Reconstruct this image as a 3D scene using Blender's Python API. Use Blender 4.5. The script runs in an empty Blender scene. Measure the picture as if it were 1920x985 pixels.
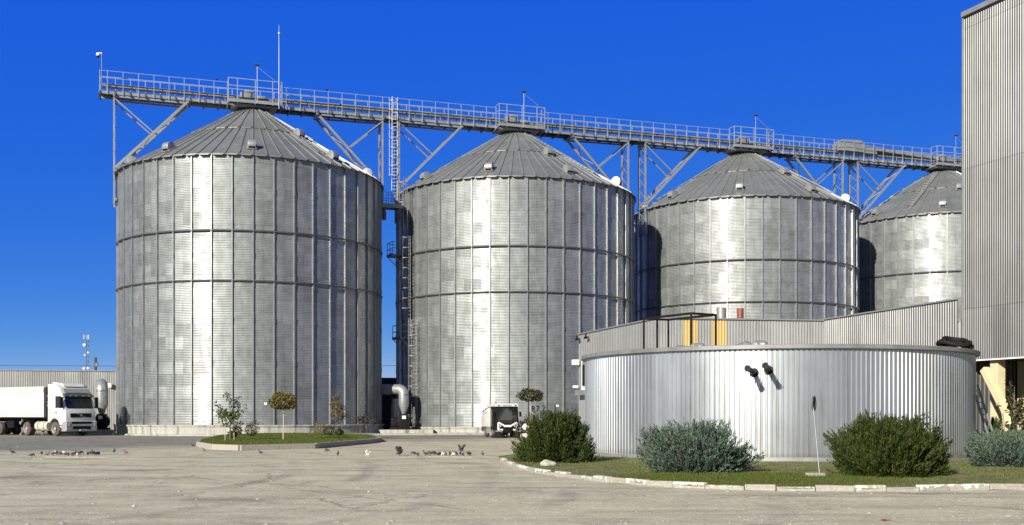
import bpy, bmesh, math, random
import numpy as np
from mathutils import Vector, Matrix, Euler
random.seed(7); rng = np.random.default_rng(7)
PI = math.pi
scene = bpy.context.scene
COL = scene.collection
R = math.radians

# ------------------------------------------------------------------ camera numbers (also used to lay the site out)
F, HY, EYE = 2050.0, 777.0, 1.6
def at(px, py, d): return Vector(((px-960)/F*d, d, EYE+(HY-py)/F*d))
def gp(px, py): return at(px, py, F*EYE/(py-HY))

# ------------------------------------------------------------------ materials
def newmat(name):
    m = bpy.data.materials.new(name); m.use_nodes = True
    nt = m.node_tree; nt.nodes.clear()
    out = nt.nodes.new('ShaderNodeOutputMaterial'); b = nt.nodes.new('ShaderNodeBsdfPrincipled')
    nt.links.new(b.outputs[0], out.inputs[0])
    return m, nt, b
def N(nt, t, **kw):
    n = nt.nodes.new(t)
    for k, v in kw.items():
        if k.startswith('i_'): n.inputs[k[2:].replace('_', ' ')].default_value = v
        else: setattr(n, k, v)
    return n
def ramp(nt, fac, stops):
    r = nt.nodes.new('ShaderNodeValToRGB'); el = r.color_ramp.elements
    while len(el) > 1: el.remove(el[-1])
    el[0].position = stops[0][0]; el[0].color = (*stops[0][1], 1)
    for p, c in stops[1:]:
        e = el.new(p); e.color = (*c, 1)
    nt.links.new(fac, r.inputs[0]); return r
def noise(nt, vec, scale, detail=4, rough=.55, dist=0):
    n = N(nt, 'ShaderNodeTexNoise'); n.inputs['Scale'].default_value = scale
    n.inputs['Detail'].default_value = detail; n.inputs['Roughness'].default_value = rough; n.inputs['Distortion'].default_value = dist
    if vec is not None: nt.links.new(vec, n.inputs['Vector'])
    return n
def mapping(nt, vec, sc=(1,1,1), loc=(0,0,0), rot=(0,0,0)):
    m = N(nt, 'ShaderNodeMapping'); m.inputs['Scale'].default_value = sc; m.inputs['Location'].default_value = loc; m.inputs['Rotation'].default_value = rot
    nt.links.new(vec, m.inputs['Vector']); return m.outputs[0]
def mixc(nt, fac, a, b, mode='MIX'):
    m = nt.nodes.new('ShaderNodeMix'); m.data_type = 'RGBA'; m.blend_type = mode
    for i, v in ((0, fac), (6, a), (7, b)):
        if hasattr(v, 'is_linked') or hasattr(v, 'links'): nt.links.new(v, m.inputs[i])
        elif i == 0: m.inputs[0].default_value = v
        else: m.inputs[i].default_value = (*v, 1)
    return m.outputs[2]
def math_n(nt, op, a, b=None, c=None):
    m = nt.nodes.new('ShaderNodeMath'); m.operation = op
    for i, v in enumerate((a, b, c)):
        if v is None: continue
        if isinstance(v, (int, float)): m.inputs[i].default_value = v
        else: nt.links.new(v, m.inputs[i])
    return m.outputs[0]

def simple(name, col, rough=.6, metal=0., var=.15, scale=3., bump=0., spec=.5, stretch=None):
    m, nt, b = newmat(name)
    tc = N(nt, 'ShaderNodeTexCoord'); v = tc.outputs['Object']
    if stretch: v = mapping(nt, v, stretch)
    n = noise(nt, v, scale, 6, .6)
    r = ramp(nt, n.outputs[0], [(.3, tuple(c*(1-var) for c in col)), (.7, tuple(min(1, c*(1+var)) for c in col))])
    nt.links.new(r.outputs[0], b.inputs['Base Color'])
    rr = N(nt, 'ShaderNodeMapRange'); rr.inputs['To Min'].default_value = max(.05, rough-.08); rr.inputs['To Max'].default_value = min(1, rough+.08)
    nt.links.new(n.outputs[0], rr.inputs[0]); nt.links.new(rr.outputs[0], b.inputs['Roughness'])
    b.inputs['Metallic'].default_value = metal; b.inputs['Specular IOR Level'].default_value = spec
    if bump:
        bp = N(nt, 'ShaderNodeBump'); bp.inputs['Strength'].default_value = bump; bp.inputs['Distance'].default_value = .02
        n2 = noise(nt, v, scale*8, 4); nt.links.new(n2.outputs[0], bp.inputs['Height']); nt.links.new(bp.outputs[0], b.inputs['Normal'])
    return m

M = {}
M['galv'] = simple('galvanised_steel', (.31,.315,.32), .42, .45, .12, 2)
M['galv_dull'] = simple('dull_galvanised_steel', (.27,.275,.28), .5, .4, .15, 1.2)
M['galv_blue'] = simple('weathered_frame_steel', (.27,.285,.31), .45, .4, .15, 1.5)
M['dark_steel'] = simple('dark_steel', (.10,.105,.11), .5, .5, .2, 3)
M['ring_steel'] = simple('ring_steel', (.13,.135,.14), .5, .6, .2, 1)
M['black'] = simple('black_paint', (.009,.009,.009), .55, 0, .2, 4, spec=.15)
M['ladder_steel'] = simple('ladder_steel', (.23,.235,.245), .5, .4, .12, 2)
M['mast_blue'] = simple('mast_steel', (.09,.12,.18), .6, .2, .12, 2)
M['rib_steel'] = simple('stiffener_steel', (.25,.26,.27), .4, .5, .12, 2)
M['rail_steel'] = simple('railing_steel', (.30,.34,.40), .45, .3, .1, 2)
M['rim_steel'] = simple('weathered_rim_flashing', (.22,.225,.225), .5, .3, .25, 1.5)
M['rubber'] = simple('black_rubber', (.010,.010,.010), .7, 0, .25, 6, spec=.25)
M['tyre'] = simple('dusty_tyre', (.085,.075,.065), .9, 0, .3, 5)
M['rim'] = simple('dusty_wheel_rim', (.33,.31,.28), .6, .2, .25, 6)
M['white_paint'] = simple('white_vehicle_paint', (.58,.575,.55), .34, 0, .09, 1.8)
M['white_tarp'] = simple('white_tarpaulin', (.62,.60,.52), .65, 0, .06, 1.2, stretch=(3,3,.7))
M['grey_plastic'] = simple('grey_plastic', (.24,.245,.25), .45, 0, .1, 3)
M['silver'] = simple('silver_bumper_paint', (.42,.42,.41), .38, .4, .08, 3)
M['cream'] = simple('cream_painted_steel', (.62,.54,.34), .55, 0, .12, 2)
M['tank_cream'] = simple('cream_fuel_tank', (.52,.49,.40), .5, .1, .12, 3)
M['white_plate'] = simple('white_enamel', (.8,.8,.78), .5, 0, .04, 5)
M['navy'] = simple('navy_paint', (.01,.02,.05), .5, 0, .1, 5)
M['red'] = simple('red_paint', (.42,.07,.035), .5, 0, .2, 4)
M['rust_red'] = simple('oxide_red_pipe', (.21,.06,.04), .55, 0, .2, 4)
M['wood'] = simple('weathered_pole', (.07,.06,.05), .85, 0, .25, 3, stretch=(4,4,.6))
M['bark'] = simple('bark', (.17,.135,.10), .9, 0, .3, 9, bump=.4)
M['pale_stake'] = simple('pale_stake', (.42,.38,.31), .85, 0, .15, 6)
M['stone'] = simple('pale_stone', (.42,.40,.35), .85, 0, .2, 4, bump=.4)
M['lens'] = simple('lamp_lens', (.55,.56,.56), .12, 0, .05, 8)
M['amber'] = simple('amber_lens', (.6,.2,.02), .2, 0, .05, 8)
def glass_mat():
    m, nt, b = newmat('dark_glass'); b.inputs['Base Color'].default_value = (.012,.014,.016,1); b.inputs['Roughness'].default_value = .06
    b.inputs['Specular IOR Level'].default_value = .6; return m
M['glass'] = glass_mat()
M['pigeon_dark'] = simple('slate_feathers', (.035,.036,.04), .7, 0, .35, 14)
M['pigeon_white'] = simple('white_feathers', (.66,.65,.62), .75, 0, .1, 14)
M['pigeon_brown'] = simple('brown_feathers', (.14,.10,.075), .75, 0, .3, 14)

def silo_wall_mat(seed):
    m, nt, b = newmat('corrugated_silo_sheet')
    uv = N(nt, 'ShaderNodeUVMap'); tc = N(nt, 'ShaderNodeTexCoord'); geo = N(nt, 'ShaderNodeNewGeometry')
    br = N(nt, 'ShaderNodeTexBrick'); br.offset = .5; br.inputs['Scale'].default_value = 1
    br.inputs['Brick Width'].default_value = 1; br.inputs['Row Height'].default_value = .92; br.inputs['Mortar Size'].default_value = .013
    br.inputs['Mortar Smooth'].default_value = .4; br.inputs['Bias'].default_value = 0
    br.inputs['Color1'].default_value = (.265,.281,.291,1); br.inputs['Color2'].default_value = (.295,.311,.321,1); br.inputs['Mortar'].default_value = (.18,.19,.197,1)
    nt.links.new(mapping(nt, uv.outputs[0], (1,1,1), (seed*3, .3*seed, 0)), br.inputs['Vector'])
    n1 = noise(nt, mapping(nt, uv.outputs[0], (2.2,.22,1), (seed*7,0,0)), 1, 6, .6)          # vertical weather streaks
    n2 = noise(nt, mapping(nt, uv.outputs[0], (1.3,1.3,1), (seed*5,2,0)), 1.6, 5, .65)
    st = ramp(nt, n1.outputs[0], [(.3,(.72,.72,.71)), (.62,(1.06,1.06,1.06))])
    su = N(nt, 'ShaderNodeSeparateXYZ'); nt.links.new(mapping(nt, uv.outputs[0], (1,1/.92,1), (seed*3, .3*seed/.92, 0)), su.inputs[0])
    row = math_n(nt, 'FLOOR', su.outputs[1]); cell = math_n(nt, 'FLOOR', math_n(nt, 'ADD', su.outputs[0], math_n(nt, 'MULTIPLY', math_n(nt, 'FLOORED_MODULO', row, 2), .5)))
    cv = N(nt, 'ShaderNodeCombineXYZ'); nt.links.new(cell, cv.inputs[0]); nt.links.new(row, cv.inputs[1]); cv.inputs[2].default_value = seed+.5
    wn = N(nt, 'ShaderNodeTexWhiteNoise', noise_dimensions='3D'); nt.links.new(cv.outputs[0], wn.inputs['Vector'])
    tone = ramp(nt, wn.outputs['Value'], [(0,(.86,.86,.86)), (.5,(1,1,1)), (1,(1.13,1.13,1.13))])
    c = mixc(nt, .8, mixc(nt, 1, br.outputs['Color'], tone.outputs[0], 'MULTIPLY'), st.outputs[0], 'MULTIPLY')
    st2 = ramp(nt, n2.outputs[0], [(.35,(.84,.83,.8)), (.6,(1.05,1.05,1.05)), (.74,(1.05,1.05,1.05)), (.79,(1.28,1.28,1.28))])
    c = mixc(nt, .75, c, st2.outputs[0], 'MULTIPLY')
    nt.links.new(c, b.inputs['Base Color'])
    b.inputs['Metallic'].default_value = .62
    b.inputs['Coat Weight'].default_value = .9; b.inputs['Coat Roughness'].default_value = .19
    rr = N(nt, 'ShaderNodeMapRange'); rr.inputs['To Min'].default_value = .46; rr.inputs['To Max'].default_value = .60
    nt.links.new(n2.outputs[0], rr.inputs[0]); nt.links.new(rr.outputs[0], b.inputs['Roughness'])
    # horizontal corrugation: tilt the normal by the true slope of a 0.1 m wave
    sep = N(nt, 'ShaderNodeSeparateXYZ'); nt.links.new(tc.outputs['Object'], sep.inputs[0])
    ph = math_n(nt, 'MULTIPLY', sep.outputs[2], 2*PI/.125)
    sl = math_n(nt, 'MULTIPLY', math_n(nt, 'COSINE', ph), .42)
    cx = N(nt, 'ShaderNodeCombineXYZ'); nt.links.new(sl, cx.inputs[2])
    # each sheet sits a degree or two out of true and bulges a little
    rs = N(nt, 'ShaderNodeVectorMath', operation='SUBTRACT'); nt.links.new(wn.outputs['Color'], rs.inputs[0]); rs.inputs[1].default_value = (.5,.5,.5)
    bl = noise(nt, mapping(nt, uv.outputs[0], (1.6,.9,1), (seed*4,0,0)), 1.3, 3, .5); bs = N(nt, 'ShaderNodeVectorMath', operation='SUBTRACT'); nt.links.new(bl.outputs['Color'], bs.inputs[0]); bs.inputs[1].default_value = (.5,.5,.5)
    r2_ = N(nt, 'ShaderNodeVectorMath', operation='MULTIPLY_ADD'); nt.links.new(bs.outputs[0], r2_.inputs[0]); r2_.inputs[1].default_value = (.22,.22,0); nt.links.new(cx.outputs[0], r2_.inputs[2])
    r3_ = N(nt, 'ShaderNodeVectorMath', operation='MULTIPLY_ADD'); nt.links.new(rs.outputs[0], r3_.inputs[0]); r3_.inputs[1].default_value = (.08,.08,.04); nt.links.new(r2_.outputs[0], r3_.inputs[2])
    ad = N(nt, 'ShaderNodeVectorMath', operation='ADD'); nt.links.new(geo.outputs['Normal'], ad.inputs[0]); nt.links.new(r3_.outputs[0], ad.inputs[1])
    nm = N(nt, 'ShaderNodeVectorMath', operation='NORMALIZE'); nt.links.new(ad.outputs[0], nm.inputs[0]); nt.links.new(nm.outputs[0], b.inputs['Normal']); nt.links.new(nm.outputs[0], b.inputs['Coat Normal'])
    return m

def roof_mat():
    m, nt, b = newmat('silo_roof_sheet')
    tc = N(nt, 'ShaderNodeTexCoord'); g = N(nt, 'ShaderNodeNewGeometry')
    n = noise(nt, tc.outputs['Object'], .5, 6, .6); n2 = noise(nt, mapping(nt, tc.outputs['Object'], (1,1,.3)), 3, 6, .7)
    r = ramp(nt, n.outputs[0], [(.3,(.25,.26,.26)), (.7,(.34,.35,.35))])
    r2 = ramp(nt, n2.outputs[0], [(.35,(.8,.79,.77)), (.6,(1.05,1.05,1.05))])
    nt.links.new(mixc(nt, .7, r.outputs[0], r2.outputs[0], 'MULTIPLY'), b.inputs['Base Color'])
    b.inputs['Metallic'].default_value = .6; b.inputs['Roughness'].default_value = .5; return m
M['roof'] = roof_mat()

def cladding(name, col, metal=.3, rough=.45, var=.1, ang=None, wid=1.05, hgt=6.3, centre=None):
    m, nt, b = newmat(name)
    tc = N(nt, 'ShaderNodeTexCoord'); v = tc.outputs['Object']
    n = noise(nt, mapping(nt, v, (2.,2.,.25)), .9, 6, .65); n3 = noise(nt, v, .35, 4, .6)
    a = ramp(nt, n.outputs[0], [(.3, tuple(c*(1-var) for c in col)), (.7, tuple(c*(1+var) for c in col))])
    s = ramp(nt, n3.outputs[0], [(.35,(.86,.85,.83)), (.6,(1.03,1.03,1.03))])
    c = mixc(nt, .8, a.outputs[0], s.outputs[0], 'MULTIPLY'); sp = N(nt, 'ShaderNodeSeparateXYZ')
    if ang is not None or centre:
        if centre: nt.links.new(v, sp.inputs[0]); al = math_n(nt, 'MULTIPLY', math_n(nt, 'ARCTAN2', sp.outputs[1], sp.outputs[0]), centre/wid)
        else: nt.links.new(mapping(nt, v, (1,1,1), (0,0,0), (0,0,-ang)), sp.inputs[0]); al = math_n(nt, 'DIVIDE', sp.outputs[0], wid)
        zz = math_n(nt, 'DIVIDE', sp.outputs[2], hgt); cv = N(nt, 'ShaderNodeCombineXYZ'); nt.links.new(math_n(nt, 'FLOOR', al), cv.inputs[0]); nt.links.new(math_n(nt, 'FLOOR', zz), cv.inputs[1])
        wn = N(nt, 'ShaderNodeTexWhiteNoise', noise_dimensions='2D'); nt.links.new(cv.outputs[0], wn.inputs['Vector'])
        t = ramp(nt, wn.outputs['Value'], [(0,(.84,.84,.84)), (1,(1.1,1.1,1.1))]); c = mixc(nt, 1, c, t.outputs[0], 'MULTIPLY')
        lap = ramp(nt, math_n(nt, 'FRACT', zz), [(0,(.62,.62,.62)), (.012,(1,1,1))]); c = mixc(nt, 1, c, lap.outputs[0], 'MULTIPLY')
        # rain streaks and splashed dirt low on the sheet
        dn = noise(nt, mapping(nt, v, (3.,3.,.12)), 1.6, 5, .7); ds = ramp(nt, dn.outputs[0], [(.36,(.66,.64,.6)), (.47,(1,1,1))]); c = mixc(nt, .6, c, ds.outputs[0], 'MULTIPLY')
        low = math_n(nt, 'ADD', math_n(nt, 'MULTIPLY', sp.outputs[2], 2.2), math_n(nt, 'MULTIPLY', n3.outputs[0], -.7)); dl = ramp(nt, low, [(.0,(.55,.5,.42)), (.55,(1,1,1))])
        if centre: c = mixc(nt, .7, c, dl.outputs[0], 'MULTIPLY')
    nt.links.new(c, b.inputs['Base Color'])
    b.inputs['Metallic'].default_value = metal; b.inputs['Roughness'].default_value = rough; return m
M['tank_sheet'] = cladding('tank_sheet', (.50,.52,.55), .78, .35, .07, None, 1.02, 9., 7.3)
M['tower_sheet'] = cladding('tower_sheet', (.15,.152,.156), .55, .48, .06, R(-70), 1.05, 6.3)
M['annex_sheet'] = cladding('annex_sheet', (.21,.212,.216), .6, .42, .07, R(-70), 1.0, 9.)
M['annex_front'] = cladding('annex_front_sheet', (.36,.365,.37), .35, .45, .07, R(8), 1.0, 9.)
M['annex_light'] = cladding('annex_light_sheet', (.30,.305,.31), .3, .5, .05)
M['fence_sheet'] = cladding('fence_sheet', (.38,.38,.372), .45, .42, .07, R(13), 1.0, 9.)
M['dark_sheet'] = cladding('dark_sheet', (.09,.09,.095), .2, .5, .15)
M['yellow_sheet'] = cladding('yellow_sheet', (.50,.355,.14), 0, .5, .06)

def concrete_wall():
    m, nt, b = newmat('stained_concrete')
    tc = N(nt, 'ShaderNodeTexCoord'); v = tc.outputs['Object']
    n = noise(nt, mapping(nt, v, (1.6,1.6,.18)), 1.3, 7, .65); n2 = noise(nt, v, 6, 6, .7)
    a = ramp(nt, n.outputs[0], [(.36,(.14,.13,.115)), (.46,(.34,.33,.30)), (.7,(.43,.42,.385))])
    s = ramp(nt, n2.outputs[0], [(.3,(.8,.8,.8)), (.65,(1.08,1.08,1.08))])
    nt.links.new(mixc(nt, .8, a.outputs[0], s.outputs[0], 'MULTIPLY'), b.inputs['Base Color'])
    b.inputs['Roughness'].default_value = .9
    bp = N(nt, 'ShaderNodeBump'); bp.inputs['Strength'].default_value = .35; bp.inputs['Distance'].default_value = .03
    nt.links.new(n2.outputs[0], bp.inputs['Height']); nt.links.new(bp.outputs[0], b.inputs['Normal']); return m
M['concrete'] = concrete_wall()

def kerb_mat(name, paint):
    m, nt, b = newmat(name)
    tc = N(nt, 'ShaderNodeTexCoord'); v = tc.outputs['Object']; oi = N(nt, 'ShaderNodeObjectInfo')
    ad = N(nt, 'ShaderNodeVectorMath', operation='ADD'); nt.links.new(v, ad.inputs[0])
    sc = N(nt, 'ShaderNodeVectorMath', operation='SCALE'); sc.inputs[0].default_value = (31,17,5); nt.links.new(oi.outputs['Random'], sc.inputs['Scale']); nt.links.new(sc.outputs[0], ad.inputs[1])
    n = noise(nt, ad.outputs[0], 5, 7, .68); n2 = noise(nt, ad.outputs[0], 14, 5, .7)
    conc = ramp(nt, n2.outputs[0], [(.3,(.25,.235,.205)), (.7,(.40,.38,.34))])
    c = conc.outputs[0]
    if paint:
        sep = N(nt, 'ShaderNodeSeparateXYZ'); nt.links.new(v, sep.inputs[0])
        hgt = math_n(nt, 'MULTIPLY_ADD', sep.outputs[2], 1.8, math_n(nt, 'MULTIPLY_ADD', n.outputs[0], 1., -.30))
        msk = ramp(nt, hgt, [(.36,(0,0,0)), (.41,(1,1,1))])
        c = mixc(nt, msk.outputs[0], c, (.72,.70,.65))
    nt.links.new(c, b.inputs['Base Color']); b.inputs['Roughness'].default_value = .9
    bp = N(nt, 'ShaderNodeBump'); bp.inputs['Strength'].default_value = .5; bp.inputs['Distance'].default_value = .02
    nt.links.new(n.outputs[0], bp.inputs['Height']); nt.links.new(bp.outputs[0], b.inputs['Normal']); return m
M['kerb_plain'] = kerb_mat('bare_kerb_concrete', False); M['kerb_white'] = kerb_mat('flaking_white_kerb', True)

def ground_mat():
    m, nt, b = newmat('worn_yard_concrete')
    tc = N(nt, 'ShaderNodeTexCoord'); v = tc.outputs['Object']
    big = noise(nt, v, .05, 5, .55, .4); mid = noise(nt, v, .6, 8, .68); fine = noise(nt, v, 9, 8, .75); grit = noise(nt, v, 45, 3, .7)
    strk = noise(nt, mapping(nt, v, (.22,1.4,1), rot=(0,0,R(-16))), .8, 7, .62, .6)         # tyre-worn streaks
    strk2 = noise(nt, mapping(nt, v, (.12,1.1,1), (9,3,0), (0,0,R(24))), 1.1, 6, .6, .8)
    c = ramp(nt, mid.outputs[0], [(.28,(.42,.388,.285)), (.5,(.525,.488,.368)), (.72,(.62,.58,.445))]).outputs[0]
    c = mixc(nt, .65, c, ramp(nt, strk.outputs[0], [(.3,(.62,.62,.63)), (.46,(.95,.95,.95)), (.7,(1.08,1.07,1.05))]).outputs[0], 'MULTIPLY')
    c = mixc(nt, .45, c, ramp(nt, strk2.outputs[0], [(.33,(.60,.60,.62)), (.47,(1,1,1))]).outputs[0], 'MULTIPLY')
    # grey asphalt in the far left part of the yard
    sep = N(nt, 'ShaderNodeSeparateXYZ'); nt.links.new(v, sep.inputs[0])
    e = math_n(nt, 'ADD', math_n(nt, 'MULTIPLY', math_n(nt, 'SUBTRACT', sep.outputs[1], 49.), .05), math_n(nt, 'MULTIPLY', math_n(nt, 'ADD', sep.outputs[0], 13.), -.05))
    e = math_n(nt, 'ADD', e, math_n(nt, 'MULTIPLY', math_n(nt, 'SUBTRACT', big.outputs[0], .5), 2.4))
    am = ramp(nt, e, [(.25,(0,0,0)), (.75,(1,1,1))])
    asph = ramp(nt, mid.outputs[0], [(.3,(.18,.175,.15)), (.7,(.29,.28,.24))])
    asp2 = mixc(nt, .6, asph.outputs[0], ramp(nt, strk.outputs[0], [(.3,(.62,.62,.63)), (.6,(1.1,1.1,1.08))]).outputs[0], 'MULTIPLY')
    c = mixc(nt, am.outputs[0], c, asp2)
    c = mixc(nt, .75, c, ramp(nt, fine.outputs[0], [(.3,(.5,.49,.47)), (.48,(1,1,1)), (.70,(1.3,1.3,1.28))]).outputs[0], 'MULTIPLY')
    c = mixc(nt, .8, c, ramp(nt, grit.outputs[0], [(.33,(.22,.21,.2)), (.43,(1,1,1)), (.60,(1,1,1)), (.68,(1.55,1.53,1.48))]).outputs[0], 'MULTIPLY')
    jw0 = N(nt, 'ShaderNodeVectorMath', operation='MULTIPLY_ADD'); nt.links.new(big.outputs['Color'], jw0.inputs[0]); jw0.inputs[1].default_value = (3,3,0); nt.links.new(v, jw0.inputs[2])
    # worn and scabbed patches, and tarred joints
    pt = noise(nt, mapping(nt, v, (1,1,1), (70,20,0)), .33, 7, .72, .5)
    c = mixc(nt, .85, c, ramp(nt, pt.outputs[0], [(.37,(.64,.63,.62)), (.44,(1,1,1)), (.60,(1,1,1)), (.66,(1.16,1.16,1.15))]).outputs[0], 'MULTIPLY')
    scab = math_n(nt, 'MULTIPLY', ramp(nt, noise(nt, mapping(nt, v, (1,1,1), (11,52,0)), 1.7, 8, .78).outputs[0], [(.60,(0,0,0)), (.66,(1,1,1))]).outputs[0], ramp(nt, noise(nt, mapping(nt, v, (1,1,1), (3,18,0)), .2, 3, .5).outputs[0], [(.52,(0,0,0)), (.6,(1,1,1))]).outputs[0])
    c = mixc(nt, math_n(nt, 'MULTIPLY', scab, .75), c, (.15,.138,.11))
    for cx_, cy_, bands in ((-34,30,(29.6,31.7,35.2,37.4,41.3)),(6,70,(38.2,40.4,44.6,46.7,52.5))):        # turning lorries have left dark arcs
        dv = N(nt, 'ShaderNodeVectorMath', operation='DISTANCE'); nt.links.new(jw0.outputs[0], dv.inputs[0]); dv.inputs[1].default_value = (cx_, cy_, 0)
        for bi, b_ in enumerate(bands):
            e_ = math_n(nt, 'ABSOLUTE', math_n(nt, 'SUBTRACT', dv.outputs['Value'], b_)); am_ = math_n(nt, 'MULTIPLY', ramp(nt, e_, [(.10,(1,1,1)), (.34,(0,0,0))]).outputs[0], ramp(nt, noise(nt, mapping(nt, v, (1,1,1), (bi*9+cx_,4,0)), .22, 4, .65).outputs[0], [(.45,(0,0,0)), (.6,(1,1,1))]).outputs[0])
            c = mixc(nt, math_n(nt, 'MULTIPLY', am_, .42), c, (.17,.16,.14))
    wv = mapping(nt, v, (1,1,1), (0,0,0), (0,0,R(-38))); jw = N(nt, 'ShaderNodeVectorMath', operation='MULTIPLY_ADD'); nt.links.new(mid.outputs['Color'], jw.inputs[0]); jw.inputs[1].default_value = (.5,.5,0); nt.links.new(wv, jw.inputs[2])
    sj = N(nt, 'ShaderNodeSeparateXYZ'); nt.links.new(jw.outputs[0], sj.inputs[0])
    jx = math_n(nt, 'ABSOLUTE', math_n(nt, 'SUBTRACT', math_n(nt, 'FRACT', math_n(nt, 'MULTIPLY', sj.outputs[0], 1/7.3)), .5))
    jm = math_n(nt, 'MULTIPLY', ramp(nt, jx, [(.004,(1,1,1)), (.008,(0,0,0))]).outputs[0], ramp(nt, noise(nt, v, .25, 4, .6).outputs[0], [(.46,(0,0,0)), (.56,(1,1,1))]).outputs[0])
    c = mixc(nt, math_n(nt, 'MULTIPLY', jm, .6), c, (.13,.12,.10))
    # cracks
    wob = N(nt, 'ShaderNodeVectorMath', operation='MULTIPLY_ADD'); nt.links.new(mid.outputs['Color'], wob.inputs[0]); wob.inputs[1].default_value = (2.2,2.2,0); nt.links.new(v, wob.inputs[2])
    vo = N(nt, 'ShaderNodeTexVoronoi', feature='DISTANCE_TO_EDGE'); vo.inputs['Scale'].default_value = .21; nt.links.new(wob.outputs[0], vo.inputs['Vector'])
    vo2 = N(nt, 'ShaderNodeTexVoronoi', feature='DISTANCE_TO_EDGE'); vo2.inputs['Scale'].default_value = .8; nt.links.new(wob.outputs[0], vo2.inputs['Vector'])
    gate = ramp(nt, noise(nt, mapping(nt, v, (1,1,1), (40,7,0)), .16, 4, .6).outputs[0], [(.47,(0,0,0)), (.56,(1,1,1))])
    gate2 = ramp(nt, noise(nt, mapping(nt, v, (1,1,1), (4,77,0)), .22, 4, .6).outputs[0], [(.56,(0,0,0)), (.64,(1,1,1))])
    cr = ramp(nt, vo.outputs['Distance'], [(.003,(1,1,1)), (.008,(0,0,0))]); cr2 = ramp(nt, vo2.outputs['Distance'], [(.006,(1,1,1)), (.02,(0,0,0))])
    k = math_n(nt, 'MAXIMUM', math_n(nt, 'MULTIPLY', cr.outputs[0], gate.outputs[0]), math_n(nt, 'MULTIPLY', cr2.outputs[0], gate2.outputs[0]))
    c = mixc(nt, math_n(nt, 'MULTIPLY', k, .55), c, (.14,.13,.105))
    nt.links.new(c, b.inputs['Base Color']); b.inputs['Roughness'].default_value = .92; b.inputs['Specular IOR Level'].default_value = .25
    hgt = math_n(nt, 'ADD', math_n(nt, 'ADD', math_n(nt, 'MULTIPLY', mid.outputs[0], 1.3), math_n(nt, 'MULTIPLY', fine.outputs[0], .35)), math_n(nt, 'MULTIPLY', k, -.5))
    hgt = math_n(nt, 'ADD', hgt, math_n(nt, 'MULTIPLY', grit.outputs[0], .10))
    bp = N(nt, 'ShaderNodeBump'); bp.inputs['Strength'].default_value = .55; bp.inputs['Distance'].default_value = .06
    nt.links.new(hgt, bp.inputs['Height']); nt.links.new(bp.outputs[0], b.inputs['Normal']); return m
M['ground'] = ground_mat()

def leaf_mat(name, stops, rough=.6, trans=.25):
    m, nt, b = newmat(name)
    g = N(nt, 'ShaderNodeNewGeometry'); r = ramp(nt, g.outputs['Random Per Island'], stops)
    nt.links.new(r.outputs[0], b.inputs['Base Color']); b.inputs['Roughness'].default_value = rough; b.inputs['Specular IOR Level'].default_value = .15
    tr = N(nt, 'ShaderNodeBsdfTranslucent'); nt.links.new(r.outputs[0], tr.inputs[0])
    mx = N(nt, 'ShaderNodeMixShader'); mx.inputs[0].default_value = trans
    out = [n for n in nt.nodes if n.type == 'OUTPUT_MATERIAL'][0]
    nt.links.new(b.outputs[0], mx.inputs[1]); nt.links.new(tr.outputs[0], mx.inputs[2]); nt.links.new(mx.outputs[0], out.inputs[0]); return m
M['juniper'] = leaf_mat('juniper_sprays', [(0,(.012,.024,.006)), (.5,(.028,.050,.010)), (.85,(.055,.078,.016)), (1,(.09,.085,.03))], .7, .08)
M['juniper2'] = leaf_mat('olive_juniper_sprays', [(0,(.012,.022,.005)), (.5,(.03,.046,.008)), (.85,(.06,.076,.014)), (1,(.10,.09,.03))], .7, .08)
M['blue_juniper'] = leaf_mat('blue_juniper_sprays', [(0,(.035,.058,.042)), (.5,(.08,.118,.09)), (.9,(.14,.185,.145)), (1,(.16,.17,.11))], .7, .08)
M['leaf'] = leaf_mat('green_leaves', [(0,(.03,.05,.010)), (.6,(.07,.105,.018)), (.92,(.13,.14,.03)), (1,(.20,.17,.06))], .75)
M['leaf_autumn'] = leaf_mat('autumn_leaves', [(0,(.06,.055,.012)), (.5,(.13,.115,.025)), (.85,(.21,.16,.035)), (1,(.26,.17,.05))])
M['leaf_dark'] = leaf_mat('dark_leaves', [(0,(.018,.025,.010)), (.7,(.05,.055,.02)), (1,(.16,.15,.07))])
M['leaf_purple'] = leaf_mat('dark_purple_leaves', [(0,(.015,.014,.012)), (1,(.055,.04,.035))])
M['grass'] = leaf_mat('grass_blades', [(0,(.055,.095,.014)), (.55,(.105,.155,.024)), (.85,(.20,.20,.055)), (1,(.40,.34,.15))], .7, .3)
M['grass_green'] = leaf_mat('green_grass_blades', [(0,(.045,.075,.012)), (.55,(.085,.125,.02)), (1,(.20,.18,.06))], .7, .3)
def soil():
    m, nt, b = newmat('lawn_soil'); tc = N(nt, 'ShaderNodeTexCoord'); n = noise(nt, tc.outputs['Object'], 1.5, 8, .7); n2 = noise(nt, tc.outputs['Object'], 12, 6, .7)
    r = ramp(nt, n.outputs[0], [(.35,(.065,.10,.018)), (.48,(.12,.125,.036)), (.62,(.23,.195,.09))])
    r2 = ramp(nt, n2.outputs[0], [(.3,(.6,.6,.55)), (.7,(1.2,1.2,1.15))])
    nt.links.new(mixc(nt, .8, r.outputs[0], r2.outputs[0], 'MULTIPLY'), b.inputs['Base Color']); b.inputs['Roughness'].default_value = 1; return m
M['soil'] = soil()

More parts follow.
